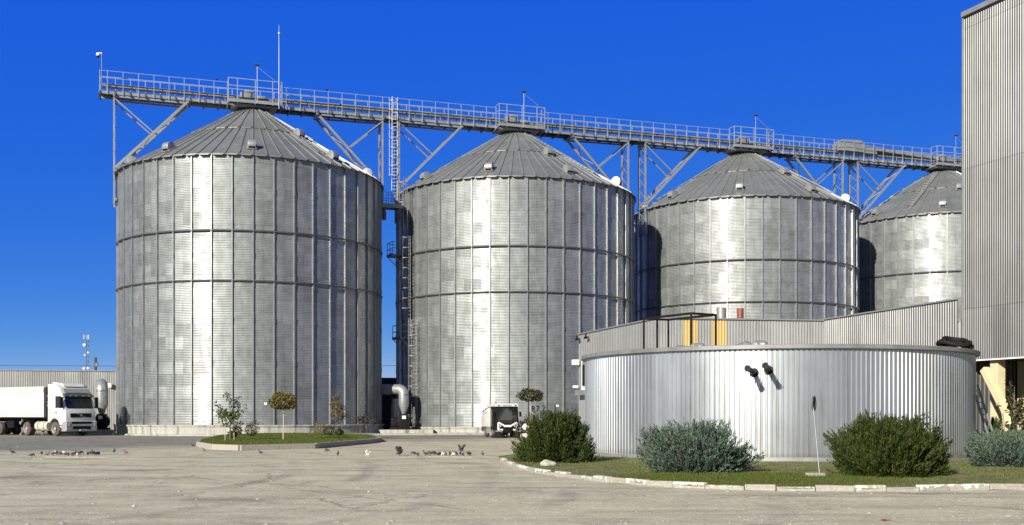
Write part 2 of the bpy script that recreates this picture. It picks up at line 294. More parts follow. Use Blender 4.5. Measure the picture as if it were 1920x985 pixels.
# ------------------------------------------------------------------ mesh builder
class MB:
    def __init__(s): s.v = []; s.f = []; s.uv = None
    def add(s, vs, fs):
        o = len(s.v); s.v += [tuple(v) for v in vs]; s.f += [tuple(i+o for i in f) for f in fs]; return s
    def box(s, c, d, rz=0):
        x, y, z = (k/2 for k in d); ca, sa = math.cos(rz), math.sin(rz); vs = []
        for sx, sy, sz in ((-1,-1,-1),(1,-1,-1),(1,1,-1),(-1,1,-1),(-1,-1,1),(1,-1,1),(1,1,1),(-1,1,1)):
            a, b2 = sx*x, sy*y; vs.append((c[0]+a*ca-b2*sa, c[1]+a*sa+b2*ca, c[2]+sz*z))
        return s.add(vs, [(0,3,2,1),(4,5,6,7),(0,1,5,4),(1,2,6,5),(2,3,7,6),(3,0,4,7)])
    def bar(s, p, q, w, h=None, up=(0,0,1)):
        p, q = Vector(p), Vector(q); h = h or w; d = (q-p).normalized(); u = Vector(up)
        if abs(d.dot(u)) > .99: u = Vector((1,0,0))
        a = d.cross(u).normalized(); b2 = a.cross(d); vs = []
        for e in (p, q):
            for i, j in ((-1,-1),(1,-1),(1,1),(-1,1)): vs.append(e+a*i*w/2+b2*j*h/2)
        return s.add(vs, [(0,1,2,3),(7,6,5,4),(0,4,5,1),(1,5,6,2),(2,6,7,3),(3,7,4,0)])
    def tube(s, pts, r, n=8, closed=False):
        pts = [Vector(p) for p in pts]; L = len(pts); rs = r if isinstance(r, (list, tuple)) else [r]*L; vs = []; fs = []
        prev = None
        for i, p in enumerate(pts):
            if closed: d = pts[(i+1) % L]-pts[i-1]
            else: d = pts[min(i+1, L-1)]-pts[max(i-1, 0)]
            d.normalize()
            if prev is None:
                u = Vector((0,0,1)) if abs(d.z) < .9 else Vector((1,0,0)); a = d.cross(u).normalized()
            else: a = (prev-d*prev.dot(d)).normalized()
            prev = a; b2 = d.cross(a)
            for k in range(n):
                t = 2*PI*k/n; vs.append(p+(a*math.cos(t)+b2*math.sin(t))*rs[i])
        for i in range(L if closed else L-1):
            j = (i+1) % L
            for k in range(n): fs.append((i*n+k, i*n+(k+1) % n, j*n+(k+1) % n, j*n+k))
        if not closed: fs.append(tuple(range(n-1, -1, -1))); fs.append(tuple((L-1)*n+k for k in range(n)))
        return s.add(vs, fs)
    def lathe(s, prof, n=32, c=(0,0), caps=False, a0=0):
        vs = []; fs = []; m = len(prof)
        for k in range(n):
            t = a0+2*PI*k/n
            for r, z in prof: vs.append((c[0]+r*math.cos(t), c[1]+r*math.sin(t), z))
        for k in range(n):
            k2 = (k+1) % n
            for i in range(m-1): fs.append((k*m+i, k2*m+i, k2*m+i+1, k*m+i+1))
        if caps: fs.append(tuple(k*m+m-1 for k in range(n))); fs.append(tuple(k*m for k in range(n-1, -1, -1)))
        return s.add(vs, fs)
    def prism(s, poly, y0, y1, ax='y'):
        n = len(poly); vs = []
        for y in (y0, y1):
            for a, b2 in poly: vs.append((a, y, b2) if ax == 'y' else ((y, a, b2) if ax == 'x' else (a, b2, y)))
        return s.add(vs, [tuple(range(n)), tuple(range(2*n-1, n-1, -1))]+[(i, i+n, (i+1) % n+n, (i+1) % n) for i in range(n)])
    def disc_cyl(s, c, axis, r, h, n=20):
        c = Vector(c); a = Vector(axis).normalized(); return s.tube([c-a*h/2, c+a*h/2], r, n)
    def corr(s, A, B, z0, z1, p, d, nrm, z1b=None, prof=((0,0),(.28,0),(.48,1),(.80,1))):
        """vertical ribbed sheet from plan point A to B; nrm = outward plan normal"""
        A, B = Vector(A), Vector(B); L = (B-A).length; e = (B-A)/L; n = Vector(nrm).normalized(); pts = []
        k = 0
        while k*p < L:
            for f, o in prof:
                t = (k+f)*p
                if t <= L: pts.append((t, o*d))
            k += 1
        pts.append((L, 0)); vs = []; z1b = z1 if z1b is None else z1b
        for t, o in pts:
            q = A+e*t-n*o; vs.append((q.x, q.y, z0)); vs.append((q.x, q.y, z1+(z1b-z1)*t/L))
        o = len(pts); return s.add(vs, [(2*i, 2*i+2, 2*i+3, 2*i+1) for i in range(o-1)])
    def build(s, name, mat, parent=None, smooth=0, bev=0, world=False):
        me = bpy.data.meshes.new(name); vs = s.v
        if world and parent is not None:
            l = parent.location; vs = [(v[0]-l.x, v[1]-l.y, v[2]-l.z) for v in vs]
        me.from_pydata(vs, [], s.f); me.update()
        bm = bmesh.new(); bm.from_mesh(me)
        if bev:
            bmesh.ops.recalc_face_normals(bm, faces=bm.faces)
            es = [e for e in bm.edges if len(e.link_faces) == 2 and e.calc_face_angle(0) > .5]
            bmesh.ops.bevel(bm, geom=es, offset=bev, segments=2, profile=.6, affect='EDGES', clamp_overlap=True)
        else: bmesh.ops.recalc_face_normals(bm, faces=bm.faces)
        bm.to_mesh(me); bm.free()
        if smooth:
            me.polygons.foreach_set('use_smooth', [True]*len(me.polygons)); me.set_sharp_from_angle(angle=R(smooth))
        me.materials.append(M[mat] if isinstance(mat, str) else mat)
        o = bpy.data.objects.new(name, me); COL.objects.link(o); o.parent = parent; return o

def link(name, me, parent=None, loc=(0,0,0), rz=0):
    o = bpy.data.objects.new(name, me); COL.objects.link(o); o.parent = parent; o.location = loc; o.rotation_euler = (0,0,rz); return o
def tag(o, label=None, cat=None, group=None, kind=None):
    for k, v in (('label', label), ('category', cat), ('group', group), ('kind', kind)):
        if v: o[k] = v
    return o
def thing(name, label, cat, loc=(0,0,0), rz=0, group=None):
    o = bpy.data.objects.new(name, None); COL.objects.link(o); o.location = loc; o.rotation_euler = (0,0,rz); o.empty_display_size = .3
    return tag(o, label, cat, group)
def copy_tree(o, parent=None):
    c = o.copy(); COL.objects.link(c); c.parent = parent
    for ch in list(o.children): copy_tree(ch, c)
    return c
def np_mesh(name, V, F4, mat, parent=None):
    me = bpy.data.meshes.new(name); V = np.asarray(V, np.float32); F4 = np.asarray(F4, np.int32); k = F4.shape[1]
    me.vertices.add(len(V)); me.vertices.foreach_set('co', V.ravel()); me.loops.add(F4.size); me.loops.foreach_set('vertex_index', F4.ravel())
    me.polygons.add(len(F4)); me.polygons.foreach_set('loop_start', np.arange(0, F4.size, k, dtype=np.int32)); me.update(calc_edges=True)
    me.materials.append(M[mat] if isinstance(mat, str) else mat)
    o = bpy.data.objects.new(name, me); COL.objects.link(o); o.parent = parent; return o
def text_mesh(name, body, size, mat, parent, loc, rot):
    cu = bpy.data.curves.new(name, 'FONT'); cu.body = body; cu.size = size; cu.align_x = 'CENTER'; cu.extrude = .004
    t = bpy.data.objects.new('temporary_text', cu); COL.objects.link(t)
    me = bpy.data.meshes.new_from_object(t.evaluated_get(bpy.context.evaluated_depsgraph_get())); bpy.data.objects.remove(t)
    me.materials.clear(); me.materials.append(M[mat]); o = link(name, me, parent, loc); o.rotation_euler = rot; return o

# ------------------------------------------------------------------ ground
g = MB(); g.add([(-900,-60,0),(900,-60,0),(900,1500,0),(-900,1500,0)], [(0,1,2,3)]); tag(g.build('yard_ground', 'ground'), kind='structure')

# ------------------------------------------------------------------ silos
SC = [(-21.69,91.43), (.29,98.9), (22.57,106.57), (44.85,114.1)]
SR, ZE, ZA, Z1, Z2 = 10.6, 20.95, 26.95, 15.2, 11.5
UA = math.atan2(SC[1][1]-SC[0][1], SC[1][0]-SC[0][0])          # direction of the row
NP = 44
def on_wall(i, px):
    """azimuth (math angle) on silo i where picture column px meets its wall"""
    d = Vector(((px-960)/F, 1)).normalized(); c = Vector(SC[i]); b = d.dot(c); t = b-math.sqrt(b*b-c.dot(c)+SR*SR); p = d*t-c
    return math.atan2(p.y, p.x)
PH = [397, 919, 1397, 1744]; PLINTH = [.8,.55,.45,.45]
# stiffener mesh, built once at angle 0
def stiffener_mesh(z0):
    m = MB(); w, d = .055, .12
    pr = [(SR-.01,-w*1.5),(SR+.012,-w*1.5),(SR+.012,-w),(SR+d,-w*.75),(SR+d,w*.75),(SR+.012,w),(SR+.012,w*1.5),(SR-.01,w*1.5)]
    n = len(pr); zs = [z0, ZE-.06]
    vs = [(x, y, z) for z in zs for x, y in pr]
    m.add(vs, [(i, (i+1) % n, (i+1) % n+n, i+n) for i in range(n)]+[tuple(range(n-1,-1,-1)), tuple(range(n, 2*n))])
    for z in (z0+.25, Z2-.3, Z2+.4, Z1-.3, Z1+.4, ZE-.5, 5.4, 8.6, 13.4, 18.2): m.box((SR+d+.004, 0, z), (.03, w*1.7, .42))
    return m
def roof_parts(parent):
    m = MB(); RE, RM, RT = SR+.22, 5.35, .75; zE = ZE-.02; sl = (ZA-ZE)/(SR-RT)
    zz = lambda r: ZE+(SR-r)*sl
    nl, nu = 66, 33
    def tier(n, r0, r1, dz, notch):
        st = 2*PI/n
        for k in range(n):
            a = k*st
            # panel with a flat pan and a raised rib on each seam; lower corners rounded
            row = []
            for r in (r0, r1):
                w = .05/r
                row.append([(a-w, .0, r), (a-w*.6, .075, r), (a+w*.6, .075, r), (a+w, 0, r), (a+st-w, 0, r)])
            vs = []
            for ri, rr in enumerate(row):
                for j, (t, h, r) in enumerate(rr):
                    rad = r-(notch if ri == 0 and j in (1, 2) else 0)
                    vs.append((rad*math.cos(t), rad*math.sin(t), zz(rad)+dz+h))
            m.add(vs, [(i, i+1, i+6, i+5) for i in range(4)])
            # drip lip
            t0, t1 = a+.05/r0, a+st-.05/r0; c0, c1 = t0+st*.10, t1-st*.10
            p = [(r0*math.cos(t0), r0*math.sin(t0), zz(r0)+dz), (r0*math.cos(t1), r0*math.sin(t1), zz(r0)+dz)]
            ro = r0+.09
            p += [(ro*math.cos(c1), ro*math.sin(c1), zz(ro)+dz), (ro*math.cos(c0), ro*math.sin(c0), zz(ro)+dz)]
            m.add(p, [(0,1,2,3)])
            q = [(ro*math.cos(c0), ro*math.sin(c0), zz(ro)+dz), (ro*math.cos(c1), ro*math.sin(c1), zz(ro)+dz), (ro*math.cos(c1), ro*math.sin(c1), zz(ro)+dz-.025), (ro*math.cos(c0), ro*math.sin(c0), zz(ro)+dz-.025)]
            m.add(q, [(0,1,2,3)])
    tier(nl, RE, RM-.3, 0, .02); tier(nu, RM, RT, .09, .02)
    m.lathe([(SR+.03, ZE-.12), (SR+.16, ZE-.08), (SR+.16, zz(SR+.16)-.03)], 88)
    return m
def vent_mesh():
    """half-drum roof vent hood; local +x runs down the slope, z up"""
    m = MB(); r, hw = .42, .30; pts = []
    for k in range(13): t = PI*k/12; pts.append((-.05+r*math.cos(t), .12+r*math.sin(t)))
    m.prism([( .37-.05+.05, .02)]+pts+[(-.47,.02)], -hw, hw)
    m.box((-.05,0,.0), (.95,.78,.06))
    return m
vm = vent_mesh(); vent_o = vm.build('roof_vent', 'galv', None, 35, .015); vent_me = vent_o.data; bpy.data.objects.remove(vent_o)
vb = MB(); vb.box((.385,0,.10), (.03,.46,.16)); vbo = vb.build('vent_mouth', 'black'); mouth_me = vbo.data; bpy.data.objects.remove(vbo)
def ladder_mb(p, q, w, step, rr=.02, side=None):
    m = MB(); p, q = Vector(p), Vector(q); d = (q-p).normalized(); side = Vector(side).normalized()
    for s in (-1, 1): m.bar(p+side*s*w/2, q+side*s*w/2, rr*2.2, rr*2.2)
    L = (q-p).length; n = int(L/step)
    for k in range(1, n+1): c = p+d*(k*step-step*.3); m.bar(c-side*w/2, c+side*w/2, rr*1.3)
    return m
slab = {}
silo_lab = ['largest and leftmost ribbed steel grain silo, whole wall visible beside the truck',
            'steel grain silo with caged ladders on its shaded left side, behind the street sweeper',
            'steel grain silo whose lower half is hidden by the round tank and annex',
            'farthest steel grain silo, half hidden behind the tall ribbed tower']
roof_me = ring_me = wall_me = None; stiff_me = {}
for i in range(4):
    h = PLINTH[i]; s = thing('grain_silo', silo_lab[i], 'silo', (*SC[i], 0), 0, 'row of steel grain silos')
    m = MB(); m.lathe([(SR+.62, 0), (SR+.55, .1), (SR+.28, .12), (SR+.28, h-.14), (SR+.36, h-.12), (SR+.36, h-.02), (SR+.30, h), (SR-.3, h+.01)], 96); m.build('plinth', 'concrete', s, 30)
    # wall with UVs: u counts panels, v metres
    a0 = on_wall(i, PH[i]); sub = 3; n = NP*sub; me = bpy.data.meshes.new('wall'); vs = []; fs = []; uvs = []
    for k in range(n):
        a = a0+2*PI*k/n; fr = (k % sub)/sub; rad = SR*(1 - (.0006 if k % sub else 0))
        vs += [(rad*math.cos(a), rad*math.sin(a), h), (rad*math.cos(a), rad*math.sin(a), ZE)]
    for k in range(n):
        k2 = (k+1) % n; fs.append((2*k, 2*k2, 2*k2+1, 2*k+1)); u0, u1 = k/sub, (k+1)/sub; uvs += [(u0,h),(u1,h),(u1,ZE),(u0,ZE)]
    me.from_pydata(vs, [], fs); ul = me.uv_layers.new(name='UVMap'); ul.data.foreach_set('uv', np.array(uvs, np.float32).ravel())
    me.polygons.foreach_set('use_smooth', [True]*len(fs)); me.materials.append(silo_wall_mat(i)); link('wall', me, s)
    if roof_me is None:
        o = roof_parts(s).build('roof', 'roof', s, 12); roof_me = o.data
        m = MB(); c = [((SR+.13)*math.cos(2*PI*k/88), (SR+.13)*math.sin(2*PI*k/88), 0) for k in range(88)]; m.tube(c, .065, 6, True)
        for k in range(NP): a = 2*PI*k/NP; m.bar(((SR+.05)*math.cos(a), (SR+.05)*math.sin(a), 0), ((SR+.2)*math.cos(a), (SR+.2)*math.sin(a), 0), .12, .1)
        ro = m.build('wind_ring', 'ring_steel', s, 50); ro.location.z = Z1; ro.rotation_euler.z = a0; ring_me = ro.data
        link('wind_ring', ring_me, s, (0,0,Z2), a0)
        m = MB(); m.lathe([(.9, ZA-.25), (.9, ZA+.05), (.6, ZA+.1), (.6, ZA+.35)], 24, caps=True); cap_me = m.build('roof_cap', 'dark_steel', s, 30).data
    else:
        link('roof', roof_me, s, (0,0,0), .013*i); link('wind_ring', ring_me, s, (0,0,Z1), a0); link('wind_ring', ring_me, s, (0,0,Z2), a0); link('roof_cap', cap_me, s)
    if h not in stiff_me:
        o = stiffener_mesh(h).build('stiffener', 'rib_steel', None, 30); stiff_me[h] = o.data; bpy.data.objects.remove(o)
    for k in range(NP): link('stiffener', stiff_me[h], s, (0,0,0), a0+2*PI*k/NP)
    # vents: angles counted from the side that faces the yard
    sl = (ZA-ZE)/(SR-.75); tilt = math.atan(sl)
    vs_ = [(9.55, (-77,-103,-104,-111)[i]+40*k) for k in range(9)]+[(5.8, (-38,-61,-63,-96)[i]+180*k) for k in range(2)]
    for r, deg in vs_:
        a = R(deg); v = link('roof_vent', vent_me, s, (r*math.cos(a), r*math.sin(a), ZE+(SR-r)*sl+.10))
        v.rotation_euler = (Matrix.Rotation(a, 3, 'Z') @ Matrix.Rotation(tilt, 3, 'Y')).to_euler()
        link('vent_mouth', mouth_me, v)
    for deg in ((-42, -165) if i < 3 else (-130, -30)):
        a = R(deg); q = lambda r: Vector((r*math.cos(a), r*math.sin(a), ZE+(SR-r)*sl+.2)); tv = (-math.sin(a), math.cos(a), 0)
        ladder_mb(q(9.2), q(1.4), .62, .45, .028, tv).build('roof_ladder', 'galv', s)
    if i < 2:
        a = on_wall(i, (441, 1003)[i]); z = EYE+(HY-(764, 771)[i])/F*(SC[i][1]-SR)
        text_mesh('number_marking', ('R8', 'R7')[i], .62, 'navy', s, ((SR+.085)*math.cos(a), (SR+.085)*math.sin(a), z), (PI/2, 0, a+PI/2))
        a = on_wall(i, (498, 1045)[i]); m = MB(); m.box((SR+.03,0,EYE+(HY-(757,761)[i])/F*(SC[i][1]-SR)), (.02,.22,.16)); m.build('notice_plate', 'white_plate', s).rotation_euler.z = a

# ------------------------------------------------------------------ gallery along the silo tops
GZ = ZA+.12; G0 = Vector((SC[0][0], SC[0][1], GZ)); SP = [(Vector(c)-Vector(SC[0])).length for c in SC]
S0, S1_ = -11.95, 82.
ga = thing('conveyor_gallery', 'long railed conveyor walkway running across the tops of all the silos', 'conveyor', G0, UA)
W = .75
for y in (-W, W):
    m = MB(); m.box(((S0+S1_)/2, y, .17), (S1_-S0, .07, .24)); m.box(((S0+S1_)/2, y, .295), (S1_-S0, .13, .02)); m.build('side_beam', 'galv_blue', ga)
m = MB(); m.box(((S0+S1_)/2, 0, .29), (S1_-S0, 2*W-.09, .035))
k = S0
while k < S1_:
    m.box((k, 0, .02), (.12, 2*W+.5, .12)); m.bar((k, -W-.2, .08), (k, -W-.02, .36), .05); k += 1.15
m.build('deck', 'dark_steel', ga)
m = MB(); m.box(((S0+.2+S1_)/2, .05, .86), (S1_-S0-.2, .62, .13)); m.box(((S0+.2+S1_)/2, .05, .955), (S1_-S0-.2, .74, .025))
k = S0+.5
while k < S1_:
    for y in (-.2,.3): m.box((k, y, .55), (.06, .06, .46))
    m.box((k+1.1,.05,.87), (.05,.68,.2)); k += 2.3
m.build('conveyor_casing', 'galv', ga)
m = MB(); m.tube([(2.6,.45,1.22), (S1_,.45,1.22)], .07, 8); m.box(((3+S1_)/2, .45, 1.05), (S1_-3, .34, .06))
k = 3.
while k < S1_: m.bar((k,.45,.95), (k,.45,1.22), .05); m.box((k+.6,.3,1.12), (.22,.16,.12)); k += 1.7
m.build('cable_tray', 'galv_blue', ga)
PLAT = [(s-2.1, s+2.2) for s in SP]
def in_plat(x): return any(a-.05 < x < b+.05 for a, b in PLAT)
m = MB(); cuts = [S0]+[v for ab in PLAT for v in ab]+[S1_]
for j in range(0, len(cuts), 2):
    a, b = cuts[j], min(cuts[j+1], S1_)
    for z in (1.85, 1.28): m.bar((a, -W-.1, z), (b, -W-.1, z), .036)
for z in (1.85, 1.28): m.bar((S0, -W-.1, z), (S0, W+.1, z), .055)
m.build('handrail', 'rail_steel', ga)
m = MB()
for z in (1.85, 1.28): m.bar((S0, W+.1, z), (S1_, W+.1, z), .055)
k = S0
while k < S1_: m.bar((k, W+.1, 0), (k, W+.1, 1.85), .06); k += 1.15
m.build('back_railing', 'rail_steel', ga)
m = MB(); m.bar((0,0,-.02), (0,0,1.85), .045); m.bar((0,.1,.32), (0,0,.7), .05); m.box((0,.03,.16), (.12,.06,.3)); po = m.build('railing_post', 'rail_steel', ga); po.location = (S0, -W-.1, 0)
k = S0+.58; cnt = 1
while k < 71 and cnt < 99:
    if not in_plat(k): link('railing_post', po.data, ga, (k, -W-.1, 0)); cnt += 1
    k += 1.17
for j, (a, b) in enumerate(PLAT):
    yf = -W-1.0
    m = MB(); m.box(((a+b)/2, (yf-W)/2, .27), (b-a, -W-yf, .06)); m.box(((a+b)/2, yf, .18), (b-a, .08, .26))
    for t in (a, (a+b)/2, b): m.bar((t, yf, .1), (t, 0, -.12), .1, .14)
    m.box(((a+b)/2, -.2, .02), (b-a-.6, 1.8, .22))
    pf = m.build('platform', 'galv_blue', ga)
    m = MB()
    for z in (1.98, 1.38):
        m.bar((a, yf, z), (b, yf, z), .055); m.bar((a, yf, z), (a, -W-.1, z), .055); m.bar((b, yf, z), (b, -W-.1, z), .036)
    for t in (a, a+.72, a+2.15, a+3.55, b): m.bar((t, yf, 0), (t, yf, 1.98), .06)
    for t in (a, b): m.bar((t, -W-.1, 0), (t, -W-.1, 1.98), .06)
    m.build('platform_railing', 'rail_steel', pf)
    m = MB(); m.lathe([(.55,-.45), (.62,-.1), (1.1,.05), (1.1,.12)], 16, (SP[j],0), caps=True); m.box((SP[j],0,-.05), (2.6,1.7,.18)); m.box((SP[j]+.9,-.55,.42), (.5,.4,.3)); m.build('discharge_chute', 'dark_steel', ga)
    m = MB(); m.box((SP[j]-.5,-.35,1.0), (1.1,.6,.42)); m.box((SP[j]-.35,-.35,1.3), (.7,.5,.26)); m.tube([(SP[j]+.3,-.4,.95), (SP[j]+1.,-.4,.95)], .17, 12); m.build('drive_motor', 'galv_dull', ga, 35, .03)
# drive head between the third and fourth silo, and the covered section after it
sx = SP[2]+11.4
m = MB(); m.prism([(sx-1,.9),(sx-1,1.6),(sx-.6,2.05),(sx+1.7,2.1),(sx+1.9,1.7),(sx+1.9,.9)], -.72, .5); m.box((sx+.4,-.75,1.15), (1.5,.1,.5)); m.box((sx+2.8,-.2,1.15), (1.6,.8,.55)); m.build('drive_housing', 'galv_dull', ga, 0, .04)
m = MB(); m.prism([(sx+2.4,1.35),(sx+2.4,1.75),(sx+10,1.32),(sx+10,.98)], -.4, .35); m.prism([(sx+10,.98),(sx+10,1.32),(S1_,1.32),(S1_,.98)], -.4,.35)
for t in range(6): m.box((sx+3.2+t*1.25, -.42, 1.5-.055*t), (.5,.04,.26))
m.build('covered_trough', 'galv_dull', ga)
# supports: one braced trestle each side of every silo
def support(i, sd, label):
    t = thing('gallery_support', label, 'support frame', (*SC[i], 0), UA, 'trestles carrying the gallery'); xl = sd*(SR+.28)
    zt = GZ+.0
    for y in (-.7, .7):
        m = MB(); m.bar((xl,y,ZE-2.6), (xl,y,zt), .17, .13); m.build('leg', 'galv', t)
        m = MB(); m.bar((xl-sd*.1,y,ZE+.35), (sd*5.25,y,zt-.03), .16, .2); m.build('strut', 'galv', t)
        m = MB(); m.bar((xl-sd*.05,y,zt-.25), (sd*7.75,y,ZE+.35+(zt-ZE-.4)*.51), .10, .1); m.build('brace', 'galv_blue', t)
        m = MB(); m.bar((xl,y,zt-.08), (sd*5.25,y,zt-.12), .12, .14); m.build('head_beam', 'galv_blue', t)
    m = MB(); z = ZE-2.3; k = 0
    while z+1.05 < zt:
        m.bar((xl,-.7,z), (xl,.7,z+1.05), .055); m.bar((xl,.7,z), (xl,-.7,z+1.05), .055); z += 1.05; k += 1
    for f in (.18,.36,.54,.72,.9):
        xx = xl-sd*.1+(sd*5.25-xl+sd*.1)*f; zz = ZE+.35+(zt-ZE-.38)*f; sg = 1 if int(f*100) % 36 else -1
        f2 = f-.16; x2 = xl-sd*.1+(sd*5.25-xl+sd*.1)*f2; z2 = ZE+.35+(zt-ZE-.38)*f2
        m.bar((xx,-.7*sg,zz), (x2,.7*sg,z2), .06)
    m.bar((xl,-.95,ZE+.05), (xl,.95,ZE+.05), .14, .12); m.bar((xl,-.95,zt-.06), (xl,.95,zt-.06), .14, .14); m.bar((sd*5.25,-.95,zt-.1), (sd*5.25,.95,zt-.1), .16,.16)
    m.box((xl-sd*.12,0,ZE-2.2), (.2,1.6,.2)); m.build('cross_bracing', 'galv_blue', t)
SL = ['steel trestle at the free left end of the gallery, on the leftmost silo', 'steel trestle on the right eave of the leftmost silo', 'steel trestle beside the tall caged ladder, left of the second silo',
      'lattice trestle on the right eave of the second silo', 'lattice trestle on the left eave of the third silo', 'trestle on the right eave of the third silo below the drive housing', 'trestle on the left eave of the farthest silo']
for n_, (i, sd) in enumerate([(0,-1),(0,1),(1,-1),(1,1),(2,-1),(2,1),(3,-1)]): support(i, sd, SL[n_])
def gloc(s, y, z): return G0+Vector((math.cos(UA)*s-math.sin(UA)*y, math.sin(UA)*s+math.cos(UA)*y, z))
# masts on the gallery
FL = ['slim floodlight mast above the leftmost silo, next to the tall rod', 'slim floodlight mast above the second silo', 'slim floodlight mast above the third silo', 'slim floodlight mast above the farthest silo, beside the tower']
for j in range(4):
    t = thing('floodlight_mast', FL[j], 'floodlight', gloc(SP[j]+.2, -W-1.05, .1), UA, 'floodlight masts on the gallery')
    m = MB(); m.tube([(0,0,0),(0,0,3.05)], .022, 6); m.build('mast', 'galv_dull', t)
    m = MB(); m.bar((0,0,2.95), (1.5,0,1.9), .03); m.build('stay', 'galv', t)
    m = MB(); m.box((-.05,-.05,3.12), (.42,.3,.07)); m.box((-.05,-.05,3.07), (.5,.1,.05)); m.build('lamp_head', 'dark_steel', t)
t = thing('lightning_rod', 'tall thin lightning rod rising from the gallery over the leftmost silo', 'lightning rod', gloc(1.95,-W-1.1,-.25), UA)
m = MB(); m.tube([(0,0,0),(0,0,3.9),(0,0,6.2),(0,0,6.9)], [.032,.032,.02,.01], 8); m.build('rod', 'galv_blue', t, 40)
m = MB(); m.bar((-.15,0,6.25),(.15,0,6.25), .03); m.tube([(0,0,6.18),(0,0,6.32)], .06, 8); m.build('collar', 'galv', t)
t = thing('security_camera', 'white dome security camera on a pole at the left end of the gallery', 'security camera', gloc(S0+.12,-W-.1,.7), UA)
m = MB(); m.tube([(0,0,0),(.05,0,2.6)], .032, 6); m.build('pole', 'dark_steel', t)
m = MB(); m.bar((.05,0,2.5),(-.2,0,2.5), .07); m.lathe([(.0,2.52),(.1,2.5),(.14,2.4),(.14,2.28)], 14, (-.24,0), caps=True); m.build('housing', 'white_plate', t, 40)
m = MB(); m.lathe([(.13,2.28),(.12,2.2),(.07,2.13),(0,2.11)], 14, (-.24,0)); m.build('dome', 'glass', t, 60)

# ------------------------------------------------------------------ caged ladders, platforms and bridge at the second silo
def caged(name, label, base, z0, z1, face, w=.5, cage0=2.2, step=.3, hoop=.85, flare=True):
    """face = plan angle the climber's back points to"""
    t = thing(name, label, 'ladder', (base[0], base[1], z0), face, 'caged ladders by the second silo'); h = z1-z0
    ladder_mb((0,0,0), (0,0,h), w, step, .017, (0,1,0)).build('ladder', 'ladder_steel', t)
    m = MB(); z = cage0
    while z <= h+.01:
        r = .36*(1.25 if flare and z < cage0+.3 else 1)
        pts = [(.36+r*math.cos(a), r*math.sin(a)*1., z) for a in np.linspace(-PI*.78, PI*.78, 13)]; pts = [(0,-w/2,z)]+pts[1:-1]+[(0,w/2,z)]
        for a, b in zip(pts, pts[1:]): m.bar(a, b, .012, .05)
        z += hoop
    for a in (-1.6,0,1.6): m.bar((.36+.36*math.cos(a), .36*math.sin(a), cage0), (.36+.36*math.cos(a), .36*math.sin(a), h), .03, .012)
    m.build('cage', 'ladder_steel', t); return t
def wall_pt(i, deg, r): a = R(deg); return Vector((SC[i][0]+r*math.cos(a), SC[i][1]+r*math.sin(a)))
b0 = gloc(SP[1]-SR-.75, -1.0, 0)
caged('caged_ladder', 'tall caged ladder standing free up to the gallery between the first two silos', (b0.x, b0.y), 19.9, GZ+1.75, R(-100), hoop=.8)
p = wall_pt(1, -145, SR+.75); caged('caged_ladder', 'upper caged ladder on the second silo just under its eave', p, 17.2, 21.6, R(-130))
p = wall_pt(1, -144, SR+.6); caged('caged_ladder', 'middle caged ladder on the second silo between two small platforms', p, 8.3, 16.6, R(-122))
p = wall_pt(1, -141, SR+.35); caged('caged_ladder', 'lowest caged ladder on the second silo, reaching down to the metal steps by the fan', p, .9, 9.6, R(-115))
for deg, z, lab in ((-157, 15.3, 'small railed ladder platform on the second silo, the upper of the two'), (-149, 8.05, 'small railed ladder platform on the second silo, the lower of the two')):
    p = wall_pt(1, deg, SR); a = R(deg); t = thing('ladder_platform', lab, 'platform', (p.x, p.y, z), a, 'ladder platforms on the second silo')
    m = MB(); m.box((.6,0,0), (1.15,1.7,.06)); m.box((1.17,0,.02), (.05,1.7,.22)); m.box((.6,-.84,.02), (1.15,.05,.22)); m.build('deck', 'galv_dull', t)
    m = MB()
    for y in (-.8, .8):
        m.bar((1.15,y,-.02), (.02,y,-1.1), .06)
    m.build('bracket', 'galv', t)
    m = MB()
    for z2 in (.55, 1.1):
        m.bar((1.15,-.83,z2), (1.15,.83,z2), .045); m.bar((.05,.83,z2), (1.15,.83,z2), .045); m.bar((.5,-.83,z2), (1.15,-.83,z2), .045)
    for x, y in ((1.15,-.83),(1.15,0),(1.15,.83),(.1,.83),(.55,.83)): m.bar((x,y,0), (x,y,1.1), .045)
    m.build('railing', 'galv', t)
# bridge
A = Vector(SC[0])+Vector((math.cos(UA), math.sin(UA)))*(SR+.05); L = SP[1]-2*SR-.1
t = thing('access_bridge', 'short railed steel bridge joining the first two silos below their eaves', 'bridge', (A.x, A.y, 19.6), UA)
m = MB(); m.box((L/2,-.6,.0), (L,1.1,.08)); m.box((L/2,-1.13,-.05), (L,.08,.36)); m.box((L/2,-.07,-.05), (L,.08,.36)); m.build('deck', 'galv_blue', t)
m = MB()
for x in (.35, L-.4): m.box((x,-.6,-.5), (.16,1.0,.7)); m.box((x,-1.05,-.95),(.22,.16,.7))
m.build('bracket', 'dark_steel', t)
m = MB()
for z in (.55, 1.1): m.bar((0,-1.1,z), (L,-1.1,z), .045); m.bar((0,-.1,z), (L,-.1,z), .045)
for x in (.05, L*.35, L*.68, L-.05): m.bar((x,-1.1,0), (x,-1.1,1.1), .045); m.bar((x,-.1,0), (x,-.1,1.1), .045)
m.build('railing', 'galv', t)
p = wall_pt(1, -139, SR+.75)
t = thing('access_steps', 'dark metal steps at the foot of the lowest caged ladder', 'steps', (p.x, p.y, 0), R(-139))
m = MB()
for k in range(3): m.box((.25+.26*(2-k), 0, .2+.24*k), (.28,.8,.05))
m.build('tread', 'dark_steel', t)
m = MB()
for y in (-.42,.42): m.bar((.95,y,.02), (.1,y,.85), .05, .12); m.bar((.75,y,.3),(.75,y,1.25),.04); m.bar((.1,y,.7),(.1,y,1.6),.04); m.bar((.75,y,1.25),(.1,y,1.6),.04)
m.build('frame', 'galv_dull', t)

